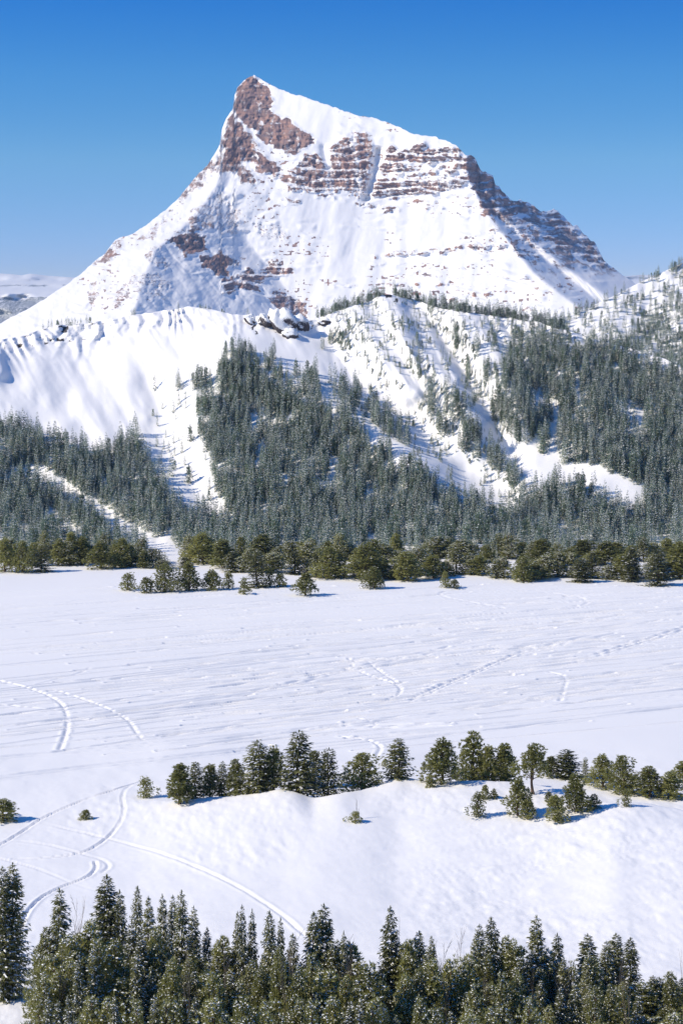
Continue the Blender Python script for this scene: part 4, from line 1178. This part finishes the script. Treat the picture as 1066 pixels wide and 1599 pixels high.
for px, py, d, D, (x, y, z) in zip(cpx, cpy, dn, cD, cP):
    if py > 866: z = -0.3
    size = (fr_.uniform(.8, 1.3) if fr_.random() < .5 else fr_.uniform(.3, .85)) * (1.0 if py > 620 else .62 + .38 * max(0, (py - 470) / 150))
    if d < .5: size *= fr_.uniform(.3, .9)
    mi = fr_.randrange(6) if fr_.random() < (.93 if py > 600 else .7) else 6 + fr_.randrange(2)
    if py > 835 and fr_.random() < .12: mi = 6 + fr_.randrange(2)
    trees.append((float(x), float(y), float(z) - .2, 7.5 * size, fr_.uniform(.75, 1.0), fr_.uniform(0, 6.28), mi, size / D))
# saplings scattered over the open chutes
sx_ = rng.uniform(500, 835, 5200); sy_ = rng.uniform(470, 780, 5200)
ok = inside([(505, 485), (600, 466), (830, 505), (806, 600), (790, 690), (835, 780), (700, 775), (600, 690), (540, 580)], sx_, sy_) & (rng.uniform(0, 1, 5200) < .30 * sstep(.3, .75, vnoise(sx_ / 16, sy_ / 16, 46)))
sx_, sy_ = sx_[ok], sy_[ok]; cD = hill_D(sx_, sy_)
for D, (x, y, z) in zip(cD, ray(sx_, sy_, cD)):
    s = fr_.uniform(.12, .42)
    trees.append((float(x), float(y), float(z) - .2, 8.8 * s, 1.2, fr_.uniform(0, 6.28), fr_.randrange(8), s / D))
# crest trees against the mountain
for a, b, dens, lo, hi in ((495, 600, .6, .2, .7), (616, 760, .7, .22, .75), (760, 880, .7, .25, .8), (60, 148, .16, .25, .5), (205, 300, .03, .25, .45), (312, 332, .3, .2, .3), (344, 352, .4, .2, .3), (380, 480, .06, .2, .4)):
    for px in np.arange(a, b, 1.7):
        for k in range(3):
            if fr_.random() > dens * (.25 + 1.2 * float(vnoise(np.array(px / 9), np.array(0.5), 61))): continue
            p2 = px + fr_.uniform(-1, 1)
            sk = float(curve(HILL_SKY, p2)); py = sk + fr_.uniform(-1, 4)
            D = float(hill_D(np.array([p2]), np.array([sk + 1]))[0]) + fr_.uniform(0, 10)
            x, y, z = ray(np.array(p2), np.array(py), np.array(D))
            s = fr_.uniform(lo, hi)
            trees.append((float(x), float(y), float(z) - .4, 8.8 * s, 1.15, fr_.uniform(0, 6.28), fr_.randrange(8), s / D))
# the farther hill
gx_, gy_ = np.meshgrid(np.arange(800, 1085, 4.6), np.arange(405, 640, 4.0))
p2 = gx_.ravel() + rng.uniform(-2.5, 2.5, gx_.size); q2_ = gy_.ravel() + rng.uniform(-2, 2, gx_.size)
tt = q2_ - curve(HILL2_SKY, p2)
d = np.where(tt < 7, .75, .30 + .6 * sstep(50, 110, tt + 18 * fbm(p2 / 20, q2_ / 14, 2, 37)))
d = d * (.4 + .9 * sstep(.3, .55, vnoise(p2 / 17, q2_ / 12, 38)))
ok = (tt >= 0) & (q2_ <= curve(HILL_SKY, p2) + 14) & (rng.uniform(0, 1, len(p2)) < d)
p2, q2_ = p2[ok], q2_[ok]
cD = hill2_D(p2, q2_)
for D, (x, y, z) in zip(cD, ray(p2, q2_, cD)):
    s = fr_.uniform(.55, 1.0)
    trees.append((float(x), float(y), float(z) - .3, 8.0 * s, 1.1, fr_.uniform(0, 6.28), fr_.randrange(8), s / D))
trees.sort(key=lambda t: -t[7])
print('forest trees', len(trees))
# the 300 that show largest are objects of their own
for (x, y, z, h, wf, rz, mi, _s) in trees[:300]:
    me = MESHES[mi]
    o = bpy.data.objects.new('forest_spruce' if mi < 6 else 'forest_pine', me); scene.collection.objects.link(o)
    o.location = (x, y, z); o.rotation_euler = (0, 0, rz)
    b = h / (8.5 if mi < 6 else 6.0); o.scale = (b * wf, b * wf, b)
    u = 533 + x * F / y
    stand = 'at the valley foot below the snowy gully' if u < 330 else 'below the central wooded spur' if u < 640 else 'below the open snow chute' if u < 850 else 'under the tree-covered far hill'
    if mi < 6: tag(o, 'large snow-dusted spruce in the packed forest ' + stand, 'tree', 'spruces ' + stand)
    else: tag(o, 'large rough-crowned pine among spruces ' + stand, 'tree', 'pines ' + stand)
# the rest read as one mass
rest = np.array(trees[300:])
me = bpy.data.meshes.new('slope_forest')
me.vertices.add(len(rest)); me.vertices.foreach_set('co', rest[:, :3].astype(np.float32).ravel())
for nm, col, typ in (('height', 3, 'FLOAT'), ('wide', 4, 'FLOAT'), ('turn', 5, 'FLOAT'), ('pick', 6, 'INT')):
    at = me.attributes.new(nm, typ, 'POINT')
    at.data.foreach_set('value', rest[:, col].astype(np.int32 if typ == 'INT' else np.float32))
fo = bpy.data.objects.new('slope_forest', me); scene.collection.objects.link(fo)
tag(fo, 'dark snow-dusted conifer forest covering the lower slopes and ridge crest', 'forest', kind='stuff')
ng = bpy.data.node_groups.new('scatter_forest', 'GeometryNodeTree')
ng.interface.new_socket('Geometry', in_out='INPUT', socket_type='NodeSocketGeometry')
ng.interface.new_socket('Geometry', in_out='OUTPUT', socket_type='NodeSocketGeometry')
gn, gl = ng.nodes, ng.links
gi = gn.new('NodeGroupInput'); go_ = gn.new('NodeGroupOutput')
mp2 = gn.new('GeometryNodeMeshToPoints'); gl.new(gi.outputs[0], mp2.inputs['Mesh'])
iop = gn.new('GeometryNodeInstanceOnPoints'); gl.new(mp2.outputs[0], iop.inputs['Points'])
jn = gn.new('GeometryNodeJoinGeometry')
for k, mm in reversed(list(enumerate(MESHES))):
    po = bpy.data.objects.new('forest_form', mm)
    on = gn.new('GeometryNodeObjectInfo'); on.inputs['Object'].default_value = po; on.inputs['As Instance'].default_value = True
    gl.new(on.outputs['Geometry'], jn.inputs[0])
gl.new(jn.outputs[0], iop.inputs['Instance'])
iop.inputs['Pick Instance'].default_value = True
def named(nm, typ):
    a = gn.new('GeometryNodeInputNamedAttribute'); a.data_type = typ; a.inputs['Name'].default_value = nm
    return a.outputs['Attribute']
gl.new(named('pick', 'INT'), iop.inputs['Instance Index'])
cx = gn.new('ShaderNodeCombineXYZ'); gl.new(named('turn', 'FLOAT'), cx.inputs['Z']); gl.new(cx.outputs[0], iop.inputs['Rotation'])
dv = gn.new('ShaderNodeMath'); dv.operation = 'DIVIDE'; gl.new(named('height', 'FLOAT'), dv.inputs[0]); dv.inputs[1].default_value = 8.0
ml = gn.new('ShaderNodeMath'); ml.operation = 'MULTIPLY'; gl.new(dv.outputs[0], ml.inputs[0]); gl.new(named('wide', 'FLOAT'), ml.inputs[1])
cs = gn.new('ShaderNodeCombineXYZ'); gl.new(ml.outputs[0], cs.inputs['X']); gl.new(ml.outputs[0], cs.inputs['Y']); gl.new(dv.outputs[0], cs.inputs['Z'])
gl.new(cs.outputs[0], iop.inputs['Scale'])
gl.new(iop.outputs[0], go_.inputs[0])
md = fo.modifiers.new('scatter', 'NODES'); md.node_group = ng
# ------------------------------------------------------------------ the air: thin blue haze round the whole scene
hx, hy0, hy1, hz0, hz1 = 30000.0, -2000.0, 27000.0, -30.0, 1000.0
me = bpy.data.meshes.new('haze')
v = [(x, y, z) for x in (-hx, hx) for y in (hy0, hy1) for z in (hz0, hz1)]
me.from_pydata(v, [], [(0, 1, 3, 2), (4, 6, 7, 5), (0, 4, 5, 1), (2, 3, 7, 6), (0, 2, 6, 4), (1, 5, 7, 3)])
hm = bpy.data.materials.new('haze_air'); hm.use_nodes = True
hn = hm.node_tree.nodes; hn.clear()
ho = hn.new('ShaderNodeOutputMaterial'); hv_ = hn.new('ShaderNodeVolumePrincipled')
hv_.inputs['Color'].default_value = (0.42, 0.64, 1.0, 1)
hv_.inputs['Density'].default_value = 3.6e-5
hv_.inputs['Anisotropy'].default_value = 0.0
hm.node_tree.links.new(hv_.outputs[0], ho.inputs['Volume'])
me.materials.append(hm)
haze = bpy.data.objects.new('haze', me); scene.collection.objects.link(haze)
tag(haze, 'thin blue haze hanging in the air of the valley', 'haze', kind='stuff')
